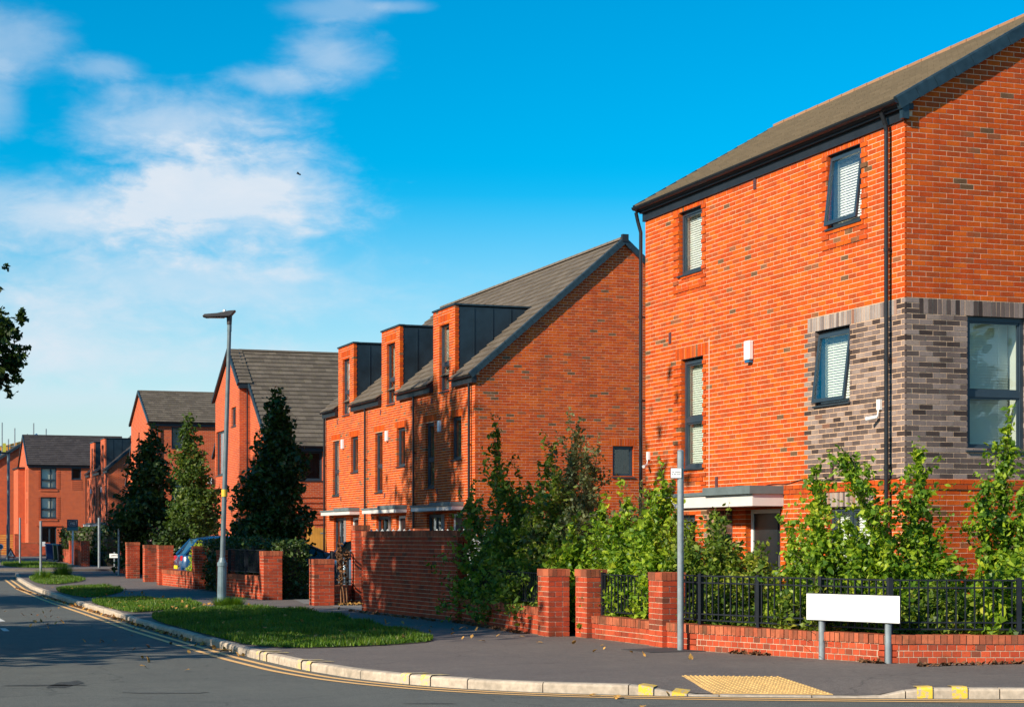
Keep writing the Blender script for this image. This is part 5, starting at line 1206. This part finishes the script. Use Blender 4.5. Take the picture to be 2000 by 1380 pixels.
# grass verges
def verge(label_name, pts, n, zb=PZ, bl=.06, seed=1, mound=.03):
    rng = np.random.default_rng(seed); P = np.array(pts, float)
    from mathutils.geometry import delaunay_2d_cdt
    mb = MB(); cx, cy = P.mean(0)
    ring = [P, cx + (P - np.array([cx, 0]))[:, 0:1] * 0] if 0 else None
    m = len(P); V = []; 
    for k, f in enumerate((1.0, .93, .6, 0.0)):
        for (x, y) in P: V.append((cx + (x - cx) * f, cy + (y - cy) * f, zb + (0.004, mound * .7, mound, mound)[k]))
    mb.add(V, [(k * m + i, k * m + (i + 1) % m, (k + 1) * m + (i + 1) % m, (k + 1) * m + i) for k in range(3) for i in range(m)])
    g = mb.build('grass_verge', 'soil'); g['kind'] = 'structure'
    lo = P.min(0); hi = P.max(0); c = rng.uniform(lo, hi, (n * 4, 2)); ins = np.zeros(len(c), bool); j = m - 1
    for i in range(m):
        xi, yi = P[i]; xj, yj = P[j]; cond = ((yi > c[:, 1]) != (yj > c[:, 1])) & (c[:, 0] < (xj - xi) * (c[:, 1] - yi) / (yj - yi + 1e-9) + xi); ins ^= cond; j = i
    c = c[ins][:n]; n = len(c); h = bl * rng.uniform(.5, 1.4, n) * (1 + .6 * np.sin(c[:, 0] * 3.1) * np.sin(c[:, 1] * 2.3)).clip(.5, 2)
    b = np.stack([c[:, 0], c[:, 1], np.full(n, zb + mound * .5)], 1); a = rng.uniform(0, 2 * np.pi, n); w = np.stack([np.cos(a), np.sin(a), 0 * a], 1) * .011 * rng.uniform(.7, 1.5, n)[:, None]
    t = b + np.stack([rng.normal(size=n) * .025, rng.normal(size=n) * .025, h], 1)
    V = np.stack([b - w, b + w, t], 1).reshape(-1, 3); me = bpy.data.meshes.new('grass'); org = V.mean(0); V -= org
    me.vertices.add(3 * n); me.vertices.foreach_set('co', V.reshape(-1)); me.loops.add(3 * n); me.loops.foreach_set('vertex_index', np.arange(3 * n)); me.polygons.add(n); me.polygons.foreach_set('loop_start', np.arange(0, 3 * n, 3))
    me.materials.append(MATS['grass_blade']); me.update(calc_edges=True); me.shade_flat(); o = bpy.data.objects.new('grass', me); reg(o, org); o['kind'] = 'stuff'
def smooth_poly(pts, it=2):
    for _ in range(it):
        q = []
        for i in range(len(pts)):
            a = pts[i]; b = pts[(i + 1) % len(pts)]; q += [(a[0] * .75 + b[0] * .25, a[1] * .75 + b[1] * .25), (a[0] * .25 + b[0] * .75, a[1] * .25 + b[1] * .75)]
        pts = q
    return pts
verge('a', smooth_poly([(5.30, 24.4), (5.26, 28), (5.25, 34.2), (6.0, 37.0), (7.1, 39.2), (8.4, 39.3), (8.9, 35.5), (8.45, 30), (8.3, 25.6), (6.9, 24.6)]), 70000, seed=1)
verge('b', smooth_poly([(5.32, 37.2), (5.38, 44.5), (6.4, 46.2), (7.8, 42.6), (7.4, 40.4), (5.75, 37.3)]), 16000, seed=2)
verge('c', smooth_poly([(5.5, 46.5), (5.75, 56), (7.6, 58.4), (7.7, 53.2), (6.3, 47.6)]), 12000, seed=3)
verge('d', smooth_poly([(5.85, 58.6), (6.4, 70), (7.9, 79), (8.5, 68.5), (7.4, 62.5)]), 12000, seed=4, mound=.05)
verge('e', smooth_poly([(7.9, 92.5), (8.5, 112), (11.6, 110), (11.0, 94.0)]), 14000, seed=5, mound=.05, bl=.1)
def tussock(x, y, n, h, r, seed):
    rng = np.random.default_rng(seed); a = rng.uniform(0, 6.28, n); rr = r * np.sqrt(rng.random(n)) * .6; b = np.stack([x + np.cos(a) * rr, y + np.sin(a) * rr, np.full(n, PZ)], 1)
    t = b + np.stack([np.cos(a) * r * .6 * rng.random(n), np.sin(a) * r * .6 * rng.random(n), h * rng.uniform(.4, 1.1, n)], 1); w = np.stack([-np.sin(a), np.cos(a), 0 * a], 1) * .008
    V = np.stack([b - w, b + w, t], 1).reshape(-1, 3); me = bpy.data.meshes.new('grass_tuft'); me.vertices.add(3 * n); me.vertices.foreach_set('co', V.reshape(-1)); me.loops.add(3 * n); me.loops.foreach_set('vertex_index', np.arange(3 * n)); me.polygons.add(n); me.polygons.foreach_set('loop_start', np.arange(0, 3 * n, 3))
    me.materials.append(MATS['grass_blade']); me.update(calc_edges=True); me.shade_flat(); o = bpy.data.objects.new('grass_tuft', me); COL.objects.link(o); o['kind'] = 'stuff'
tussock(7.75, 39.15, 1800, .24, .42, 1); tussock(6.75, 67.5, 500, .4, .4, 2); tussock(8.0, 72.5, 700, .55, .5, 3)
for i in range(5): tussock(11.0 + .14 * i, 24.2 - .4 * i, 60, .06, .12, 10 + i)

# fallen leaves
def scatter_leaves(name, regs, mat, size, seed):
    rng = np.random.default_rng(seed); C = []
    for (x0, x1, y0, y1, z, n, xd) in regs:
        c = rng.uniform((x0, y0, z), (x1, y1, z + .012), (n, 3)); c[:, 0] += (c[:, 1] - y0) * xd; C.append(c)
    leaf_mesh(name, np.concatenate(C), size, mat, None, up=9, rng=rng, jitter=.2)
scatter_leaves('fallen_leaves', [(4.98, 5.10, 24.3, 50, .012, 200, .003), (3, 5, 22, 45, .012, 26, 0), (5.35, 8.5, 38.5, 41.5, PZ + .01, 60, 0), (5.5, 9.5, 25, 38, PZ + .05, 90, 0), (5.5, 7.6, 38, 46, PZ + .05, 90, 0), (8.5, 10, 20, 30, PZ + .01, 16, 0), (6, 9, 12, 18, .012, 12, 0), (10.25, 10.95, 39.6, 40.2, PZ + .02, 130, .2), (5.6, 7.6, 47, 57, PZ + .05, 60, 0)], 'dry_leaf', .062, 1)
scatter_leaves('fallen_leaves', [(5.0, 5.08, 29, 60, .012, 260, .004), (9.86, 10.0, 27.0, 31.3, PZ + .01, 300, .06), (9.9, 10.05, 31.5, 36.5, PZ + .01, 160, -.06), (10.9, 11.15, 21.0, 21.6, PZ + .01, 90, -.3), (11.5, 11.62, 19.2, 19.6, PZ + .01, 40, -.3), (11.7, 13.2, 18.62, 18.68, PZ + .01, 90, 0), (3.5, 5, 23, 40, .012, 20, 0)], 'dry_leaf_brown', .055, 2)
def tidy_wall_leaves(): pass

# ------------------------------------------------------------------ street furniture
def street_lamp():
    x, y = 7.62, 39.3; tx, ty = x + .16, y - .05; H = 6.50
    T = thing('street_lamp', 'tall grey street lamp with a flat dark lantern standing in the grass verge', 'street lamp', (x, y, PZ))
    mb = MB(); mb.tube((x, y, PZ - .1), (x + .02, y, 1.05), .098, .094, 16); mb.tube((x + .02, y, 1.05), (x + .024, y, 1.16), .094, .058, 16); mb.tube((x + .018, y, .98), (x + .022, y, 1.06), .108, .108, 16); mb.build('base_column', 'lamp_blue_grey', T)
    mb = MB(); mb.tube((x + .024, y, 1.15), (tx, ty, H - .55), .056, .042, 16); mb.build('column', 'lamp_column', T)
    mb = MB(); mb.tube((tx, ty, H - .56), (tx + .003, ty, H - .42), .047, .047, 14); mb.build('collar', 'lamp_blue_grey', T)
    cu = Vector((CT, -ST, 0)); cv_ = Vector((ST, CT, 0)); L_ = Vector((-.97, .24, 0)).normalized(); S_ = Vector((-L_.y, L_.x, 0))
    o = Vector((tx, ty, H - .42)); mb = MB(); mb.tube(o, o + Vector((0, 0, .22)), .05, .062, 12); 
    pr = [(-.14, .30), (-.05, .20), (.0, .17), (.48, .145), (.56, .17), (.52, .21), (.25, .235), (.0, .29)]
    hw = lambda a: .16 if a < .3 else .13
    P = [o + L_ * a + S_ * .15 + Vector((0, 0, z)) for a, z in pr]; mb.prism(P, S_ * -.30); mb.build('lantern', 'lamp_head', T, bevel=.012)
    mb = MB(); q = o + L_ * .1 + Vector((0, 0, .27)); mb.tube(q, q + Vector((0, 0, .05)), .04, .03, 12); mb.build('photocell', 'white_plastic', T)
    mb = MB(); q = o + L_ * .28 + Vector((0, 0, .145)); mb.add([q + L_ * a + S_ * b for a, b in ((-.18, -.1), (.18, -.1), (.18, .1), (-.18, .1))], [(0, 1, 2, 3)]); mb.build('lens', 'white_plastic', T)
    t = (2.52 - 1.15) / (H - .55 - 1.15); c = Vector((x + .024, y, 0)).lerp(Vector((tx, ty, 0)), t)
    mb = MB(); mb.tube((c.x, c.y, 2.45), (c.x, c.y, 2.60), .064, .064, 14); mb.build('yellow_tag', 'tag_yellow', T)
street_lamp()
def pole(label, x, y, h, r=.035, mat='galvanised', name='post', cat='post', z0=PZ, dark=None):
    T = thing(name, label, cat, (x, y, z0)); mb = MB(); mb.tube((x, y, z0 - .05), (x, y, z0 + h), r, r, 14); mb.build('shaft', mat, T); mb = MB(); mb.tube((x, y, z0 + h), (x, y, z0 + h + .015), r + .004, r * .7, 14); mb.build('cap', mat, T); return T
T = pole('round grey pole with a small white parking plate by the low wall', 10.42, 22.38, 2.62, .0435)
pc = Vector((10.42, 22.38, 2.43)); dl = Vector((CT, -ST, 0)); dn = Vector((-ST, -CT, 0)) * 1.0
dl = Vector((.88, -.475, 0)).normalized(); dn = Vector((dl.y, -dl.x, 0))
if dn.dot(-pc) < 0: dn = -dn
mb = MB(); c = pc + dn * .052 - dl * .055
def plate(mb, c, d, n, w, h, t): mb.add([c + d * a + n * b + Vector((0, 0, z)) for z in (-h / 2, h / 2) for a, b in ((-w / 2, 0), (w / 2, 0), (w / 2, t), (-w / 2, t))], CF)
plate(mb, c, dl, dn, .135, .125, .004); pl = mb.build('sign_plate', 'sign_white', T)
mb = MB(); plate(mb, c - dn * .002, dl, dn, .147, .137, .0018); mb.build('plate_edge', 'tag_black', T)
text_part('No loading\nat any time', .026, face_matrix(c + dn * .0055, dl, dn), 'tag_black', T)
for z in (2.39, 2.47): mb = MB(); mb.tube((10.42, 22.38, z), (10.42, 22.38, z + .02), .047, .047, 14); mb.build('clip', 'galvanised', T)
# nameplate
T = thing('street_nameplate', 'wide blank white street nameplate on two round grey posts', 'sign', (11.42, 19.7, PZ))
p1 = Vector((11.20, 20.05, 0)); p2 = Vector((11.55, 19.02, 0))
def gp(px, py, h=PZ):
    Z = (CAM_H - h) * 3650 / (py - 1049); u = (px - 1000) / 3650 * Z; return Vector((u * CT + Z * ST, -u * ST + Z * CT, h))
p1 = gp(1605.5, 1286.5); p2 = gp(1735, 1294.5)
# keep the posts just clear of the wall face
dd = (p2 - p1).normalized(); nn = Vector((dd.y, -dd.x, 0)); nn = nn if nn.dot(-p1) > 0 else -nn
for p in (p1, p2): mb = MB(); mb.tube((p.x, p.y, PZ - .05), (p.x, p.y, .72), .041, .041, 16); mb.build('post', 'galvanised', T)
Zc = (p1.x + p2.x) / 2 * ST + (p1.y + p2.y) / 2 * CT
e1 = p1 - dd * ((1605.5 - 1580) / (1735 - 1605.5) * (p2 - p1).length * 1.03); e2 = p2 + dd * ((1764 - 1735) / (1735 - 1605.5) * (p2 - p1).length * .97)
wN = (e2 - e1).length; cN = (e1 + e2) / 2 + nn * .05; cN.z = .74
mb = MB(); plate(mb, cN, dd, nn, wN, .335, .006); mb.build('backplate', 'tag_black', T)
mb = MB(); plate(mb, cN + nn * .0065, dd, nn, wN - .018, .317, .003); mb.build('face', 'sign_white', T)
# far posts
pole('thin grey post on the near tip of the farther dark verge', 6.72, 67.8, 2.05, .045)
pole('grey post on the footpath by the shaded railings', 12.0, 93.0, 2.45, .06)
pole('grey post in front of the dark rounded tree', 10.45, 75.0, 2.0, .045)
pole('thin grey post behind the roadworks sign', 9.3, 105.0, 2.55, .05)
pole('dark thin post at the far verge', 10.2, 124.0, 2.3, .06, mat='lamp_blue_grey')
T = pole('tall dark far lamp column rising against the gable wall', 11.3, 136.5, 7.4, .10, mat='lamp_blue_grey', name='street_lamp', cat='street lamp')
mb = MB(); mb.box(10.7, 11.4, 136.4, 136.6, 7.5, 7.62); mb.build('lantern', 'lamp_head', T)
# far street nameplate
c = gp(223.5, 1109); T = thing('street_nameplate', 'small far white street nameplate with dark lettering on one post', 'sign', tuple(c))
zc = CAM_H - (1084.5 - 1049) / 3650 * (c.x * ST + c.y * CT); d_ = Vector((CT, -ST, 0)); n_ = Vector((-ST, -CT, 0))
mb = MB(); mb.tube(c, (c.x, c.y, zc + .18), .035, k=8); mb.build('post', 'galvanised', T)
mb = MB(); plate(mb, Vector((c.x, c.y, zc)) + n_ * .04, d_, n_, .46, .20, .01); mb.build('face', 'sign_white', T)
text_part('GARRICK', .085, face_matrix(Vector((c.x, c.y, zc)) + n_ * .053, d_, n_), 'tag_black', T)
# estate board
cb = gp(142, 1103); Zb = cb.x * ST + cb.y * CT; k_ = Zb / 3650
T = thing('estate_board', 'navy and teal estate board with pale lettering on a white post', 'sign', tuple(cb)); z1 = CAM_H - (1024.5 - 1049) * k_
mb = MB(); mb.box(cb.x - .045, cb.x + .045, cb.y - .02, cb.y + .02, PZ, z1 - .3); mb.build('post', 'white_plastic', T)
w_ = 21.5 * k_; h_ = 22 * k_; cc = Vector((cb.x, cb.y, z1))
mb = MB(); plate(mb, cc + n_ * .03 + Vector((0, 0, h_ * .15)), d_, n_, w_, h_ * .68, .03); bd = mb.build('board', 'board_navy', T)
mb = MB(); plate(mb, cc + n_ * .03 - Vector((0, 0, h_ * .34)), d_, n_, w_, h_ * .30, .03); mb.build('lower_board', 'board_teal', T)
for a, z, ww, hh in ((-.32, .16, .012, .40), (.36, .16, .012, .40), (-.2, .36, .25, .012), (0, .19, .42, .03), (-.15, .09, .03, .12), (-.03, .09, .03, .12), (.15, .06, .2, .03), (-.02, -.07, .62, .02)):
    mb = MB(); plate(mb, cc + n_ * .061 + d_ * (a * w_) + Vector((0, 0, z * h_)), d_, n_, ww * w_, hh * h_, .004); mb.build('lettering', 'white_label', T)
# roadworks sign
cr = gp(21, 1094); Zr = cr.x * ST + cr.y * CT; k_ = Zr / 3650
T = thing('roadworks_sign', 'red-bordered triangular roadworks sign standing on the far verge', 'sign', tuple(cr)); zb_ = CAM_H - (1088 - 1049) * k_
def tri(w, h, z, off, mat, nm):
    mb = MB(); b = Vector((cr.x, cr.y, 0)) + n_ * off
    mb.prism([b + d_ * (-w / 2) + Vector((0, 0, z)), b + d_ * (w / 2) + Vector((0, 0, z)), b + Vector((0, 0, z + h))], n_ * .01); return mb.build(nm, mat, T)
tri(21 * k_, 19 * k_, zb_, .0, 'red_paint', 'border'); tri(13.5 * k_, 12.5 * k_, zb_ + 2.1 * k_, .012, 'sign_white', 'panel')
mb = MB(); b = Vector((cr.x, cr.y, zb_ + 2.2 * k_)) + n_ * .024
F_ = lambda a, z: b + d_ * (a * k_) + Vector((0, 0, z * k_))
for poly in ([(-4.5, .1), (-1.6, .1), (-3.1, 2.6)], [(-.8, .1), (0, .1), (1.2, 4), (.3, 4)], [(2.6, .1), (3.6, .1), (1.6, 4.3), (.6, 4)], [(-.9, 3.6), (1.6, 3.6), (2.0, 6.0), (0, 6.6)], [(-2.2, 2.4), (-1.9, 2.1), (.4, 4.6), (0, 5)], [(-.7, 6.3), (.5, 6.3), (.5, 7.5), (-.7, 7.5)]):
    mb.prism([F_(*p) for p in poly], n_ * .003)
mb.build('digging_figure', 'tag_black', T)
mb = MB(); 
for a in (-5, 5): mb.tube(b + d_ * a * k_ - n_ * .05, Vector((cr.x, cr.y, PZ)) + d_ * a * 1.2 * k_ - n_ * .1, .03, k=6)
mb.build('stand', 'galvanised', T)
# round blue-white sign cut by the frame edge
cs = gp(1, 1094); T = thing('round_sign', 'round pale blue sign with a white rim beside the dark thin post', 'sign', tuple(cs)); Zs = cs.x * ST + cs.y * CT; zs = CAM_H - (1067 - 1049) * Zs / 3650
for r, m, o_ in ((.19, 'sign_white', 0), (.14, 'alarm_blue', .012)):
    mb = MB(); q = Vector((cs.x, cs.y, zs)) + n_ * o_; mb.tube(q, q + n_ * .012, r, k=28); mb.build('disc', m, T)
mb = MB(); mb.tube(Vector((cs.x, cs.y, PZ)) - n_ * .04, Vector((cs.x, cs.y, zs + .1)) - n_ * .04, .03, k=8); mb.build('post', 'galvanised', T)
# white notice and fence rails by the far pillar
T = thing('site_notice', 'small pale blue and white notice on the far brick wall', 'notice', (14.9, 151.7, 1.6)); mb = MB(); mb.box(15.0, 15.4, 151.86, 151.9, .9, 1.25); mb.build('panel', 'white_label', T)
T = thing('slatted_fence', 'orange slatted site fence behind the dark thin post', 'fence', (12.2, 151, PZ))
for i in range(9): mb = MB(); mb.box(11.2, 12.85, 151, 151.04, .25 + i * .18, .35 + i * .18); mb.build('slat', 'timber_orange', T)
# timber gate by the terrace end
T = thing('timber_gate', 'orange timber garden gate with pointed boards beside the terrace end', 'gate', (16.2, 68, PZ))
ga = 598; F68 = Frame((16.38, 68.0), (1, 0), (0, -1))
for i in range(7):
    s = i * .105; mb = MB(); h = 1.95 + (.08 if i == 2 else 0); P = [F68.p(s, 0, PZ), F68.p(s + .1, 0, PZ), F68.p(s + .1, 0, h - .03), F68.p(s + .05, 0, h), F68.p(s, 0, h - .03)]; mb.prism(P, F68.n * -.02); mb.build('board', 'timber_orange', T)
for z in (.4, 1.7): mb = MB(); mb.fbox(F68, 0, .74, z, z + .1, -.05, -.021); mb.build('rail', 'timber_orange', T)
for z in (.42, 1.72): mb = MB(); mb.fbox(F68, .02, .2, z, z + .05, .0, .006); mb.fbox(F68, .52, .72, z, z + .05, .0, .006); mb.build('hinge', 'galvanised', T)
# wheelie bins
for nm, x, y, m, lab in (('a', 13.35, 128.5, 'bin_blue', 'blue wheelie bin next to the green one, far down the footpath'), ('b', 13.2, 122.5, 'bin_green', 'dark green wheelie bin in front of the blue one'), ('c', 12.98, 118.0, 'bin_black', 'black wheelie bin nearest along the dark wall')):
    T = thing('wheelie_bin', lab, 'bin', (x, y, PZ)); mb = MB()
    v = [(x + a * w, y + b * w, PZ + z) for z, w in ((.06, .24), (.95, .30)) for a, b in ((-1, -1), (1, -1), (1, 1), (-1, 1))]; mb.add(v, CF); mb.build('body', m, T, bevel=.02)
    mb = MB(); mb.prism([(x - .33, y - .35, PZ + .955), (x + .33, y - .35, PZ + .955), (x + .33, y + .33, PZ + 1.03), (x - .33, y + .33, PZ + 1.03)], (0, 0, .05)); mb.build('lid', m, T)
    for sx in (-.2, .2): mb = MB(); mb.tube((x + sx - .03, y + .26, PZ + .1), (x + sx + .03, y + .26, PZ + .1), .1, k=12); mb.build('wheel', 'tyre', T)

bp_ = unp(583, 340, 70); T = thing('bird', 'tiny dark bird flying against the white cloud', 'bird', bp_)
mb = MB(); V_ = Vector(bp_); dR = Vector((CT, -ST, 0)); dU = Vector((0, 0, 1)); dF = Vector((ST, CT, 0))
mb.tube(V_ - dR * .07 + dU * .03, V_ + dR * .07 - dU * .02, .018, .03, 8); mb.tube(V_ + dR * .07 - dU * .02, V_ + dR * .1 - dU * .02, .022, .004, 8); mb.build('body', 'tag_black', T)
for sg in (-1, 1): mb = MB(); mb.add([V_ - dR * .03, V_ + dR * .04, V_ + dR * .01 + dF * sg * .16 + dU * .05, V_ - dR * .04 + dF * sg * .15 + dU * .05], [(0, 1, 2, 3)]); mb.build('wing', 'tag_black', T)
# ------------------------------------------------------------------ cars
def car(label, x, y, z, rot, paint, L=4.1, W=1.72, H=1.48, plate_txt=None, tall=0):
    """local +x is the nose; built as lofted shells"""
    T = thing('parked_car', label, 'car', (x, y, z)); M = Matrix.Translation((x, y, z)) @ Matrix.Rotation(rot, 4, 'Z')
    def put(mb, name, mat, parent, smooth=False, bevel=0):
        mb.v = [tuple(M @ Vector(p)) for p in mb.v]; return mb.build(name, mat, parent, smooth=smooth, bevel=bevel)
    h = L / 2
    # stations: x, z bottom, z belt (top of lower body), half width
    st = [(-h, .42, .74, .66), (-h + .03, .30, .90, .76), (-h + .22, .20, .95, .83), (-h + .8, .18, .96, .86), (-.2, .18, .94, .865), (.75, .18, .91, .86), (h - 1.0, .18, .86, .85), (h - .45, .20, .79, .82), (h - .1, .26, .68, .72), (h, .36, .56, .58)]
    mb = MB(); P = []
    for (sx, zb, zt, w) in st:
        zm = (zb + zt) / 2; P += [(sx, -w * .9, zb), (sx, -w, zb + .12 * (zt - zb)), (sx, -w * 1.0, zm), (sx, -w * .965, zt - .05), (sx, -w * .90, zt), (sx, 0, zt + .02), (sx, w * .90, zt), (sx, w * .965, zt - .05), (sx, w, zm), (sx, w, zb + .12 * (zt - zb)), (sx, w * .9, zb)]
    m = 11; fs = [tuple(range(m)), tuple(range(len(P) - 1, len(P) - m - 1, -1))]
    for i in range(len(st) - 1):
        for j in range(m): fs.append((i * m + j, i * m + (j + 1) % m, (i + 1) * m + (j + 1) % m, (i + 1) * m + j))
    mb.add(P, fs); body = put(mb, 'body', paint, T, smooth=True)
    # roof shell and pillars
    xr0, xr1, xr2, xr3 = -h + .12, -h + .55, .25, 1.08
    rf = [(-h + .10, .93, .70), (xr1, H - .07, .60), (-h + 1.1, H, .595), (-.1, H + .005, .59), (xr2, H - .06, .575), (xr3, .90, .70)]
    mb = MB(); P = []
    for i in (1, 2, 3, 4): sx, zt, w = rf[i]; P += [(sx, -w, zt - .07), (sx, -w * .9, zt - .015), (sx, 0, zt + .02), (sx, w * .9, zt - .015), (sx, w, zt - .07)]
    fs = []
    for i in range(3):
        for j in range(4): fs.append((i * 5 + j, i * 5 + j + 1, (i + 1) * 5 + j + 1, (i + 1) * 5 + j))
    mb.add(P, fs); put(mb, 'roof', paint, T, smooth=True)
    mb = MB(); 
    for sg in (-1, 1):
        for a, b in (((-h + .10, .72, .93), (xr1, .60, H - .09)), ((-.25, .80, .93), (-.25, .585, H - .07)), ((xr3, .74, .90), (xr2, .575, H - .09))):
            mb.tube((a[0], sg * a[1], a[2]), (b[0], sg * b[1], b[2]), .05, .04, k=6)
    put(mb, 'pillars', paint, T)
    mb = MB()   # glasshouse just inside the shell
    b = [(-h + .14, -.77, .92), (1.02, -.77, .88), (1.02, .77, .88), (-h + .14, .77, .92)]; t = [(xr1 - .02, -.585, H - .08), (xr2 + .02, -.57, H - .09), (xr2 + .02, .57, H - .09), (xr1 - .02, .585, H - .08)]
    mb.add(b + t, CF); put(mb, 'windows', 'car_glass', T)
    for sx in (-h + .72, h - .78):
        for sg in (-1, 1):
            mb = MB(); mb.tube((sx, sg * (W / 2 - .20), .31), (sx, sg * (W / 2 + .005), .31), .31, k=24); w_ = put(mb, 'wheel', 'tyre', T)
            mb = MB(); mb.tube((sx, sg * (W / 2 + .006), .31), (sx, sg * (W / 2 + .014), .31), .20, .18, k=20); put(mb, 'rim', 'alloy', w_)
            mb = MB(); mb.tube((sx, sg * (W / 2 + .002), .33), (sx, sg * (W / 2 - .1), .33), .36, k=24); put(mb, 'wheel_arch', 'tyre', T)
    for sg in (-1, 1):
        mb = MB(); mb.box(-h - .005, -h + .2, sg * .56 - .14, sg * .56 + .14, .72, .90); put(mb, 'rear_light', 'lens_red', T, bevel=.03)
        mb = MB(); mb.box(-h - .012, -h + .06, sg * .62 - .09, sg * .62 + .09, .37, .44); put(mb, 'reflector', 'lens_red', T)
        mb = MB(); mb.box(h - .38, h - .08, sg * .56 - .13, sg * .56 + .13, .58, .72); put(mb, 'headlight', 'white_plastic', T, bevel=.03)
        mb = MB(); mb.box(.62, .82, sg * .97 - .09, sg * .97 + .09, .92, 1.05); put(mb, 'mirror', paint, T, bevel=.03)
        mb = MB(); mb.box(-.35, -.2, sg * .862, sg * .875, .80, .83); mb.box(.55 - 1.5 + .9, .72 - 1.5 + .9, sg * .862, sg * .875, .80, .83); put(mb, 'door_handle', 'alloy', T)
    mb = MB(); mb.box(-h - .045, -h + .1, -.78, .78, .34, .54); put(mb, 'bumper', paint, T, bevel=.04)
    mb = MB(); mb.box(-h - .075, -h - .047, -.26, .26, .47, .585); pt = put(mb, 'number_plate', 'plate_yellow', T)
    if plate_txt:
        loc = M @ Vector((-h - .078, 0, .527)); d = (M.to_3x3() @ Vector((0, -1, 0))); n = (M.to_3x3() @ Vector((-1, 0, 0)))
        text_part(plate_txt, .10, face_matrix(loc, d, n), 'tag_black', pt)
    mb = MB(); mb.box(-h + .02, -h + .05, -.5, .5, .60, .63); put(mb, 'boot_trim', 'alloy', T)
    return T
car('blue hatchback nose-in on the drive behind the lime conifer', 12.42, 60.9, PZ, 0.02, 'paint_blue', H=1.52)
car('dark grey car whose bonnet shows above the sunlit driveway pillar', 12.3, 52.6, PZ, 0.0, 'paint_grey', H=1.36)
car('silver-blue hatchback with a yellow number plate behind the short railing', 13.45, 45.2, PZ, 0.03, 'paint_silver', L=3.9, H=1.46, plate_txt='LS 59')
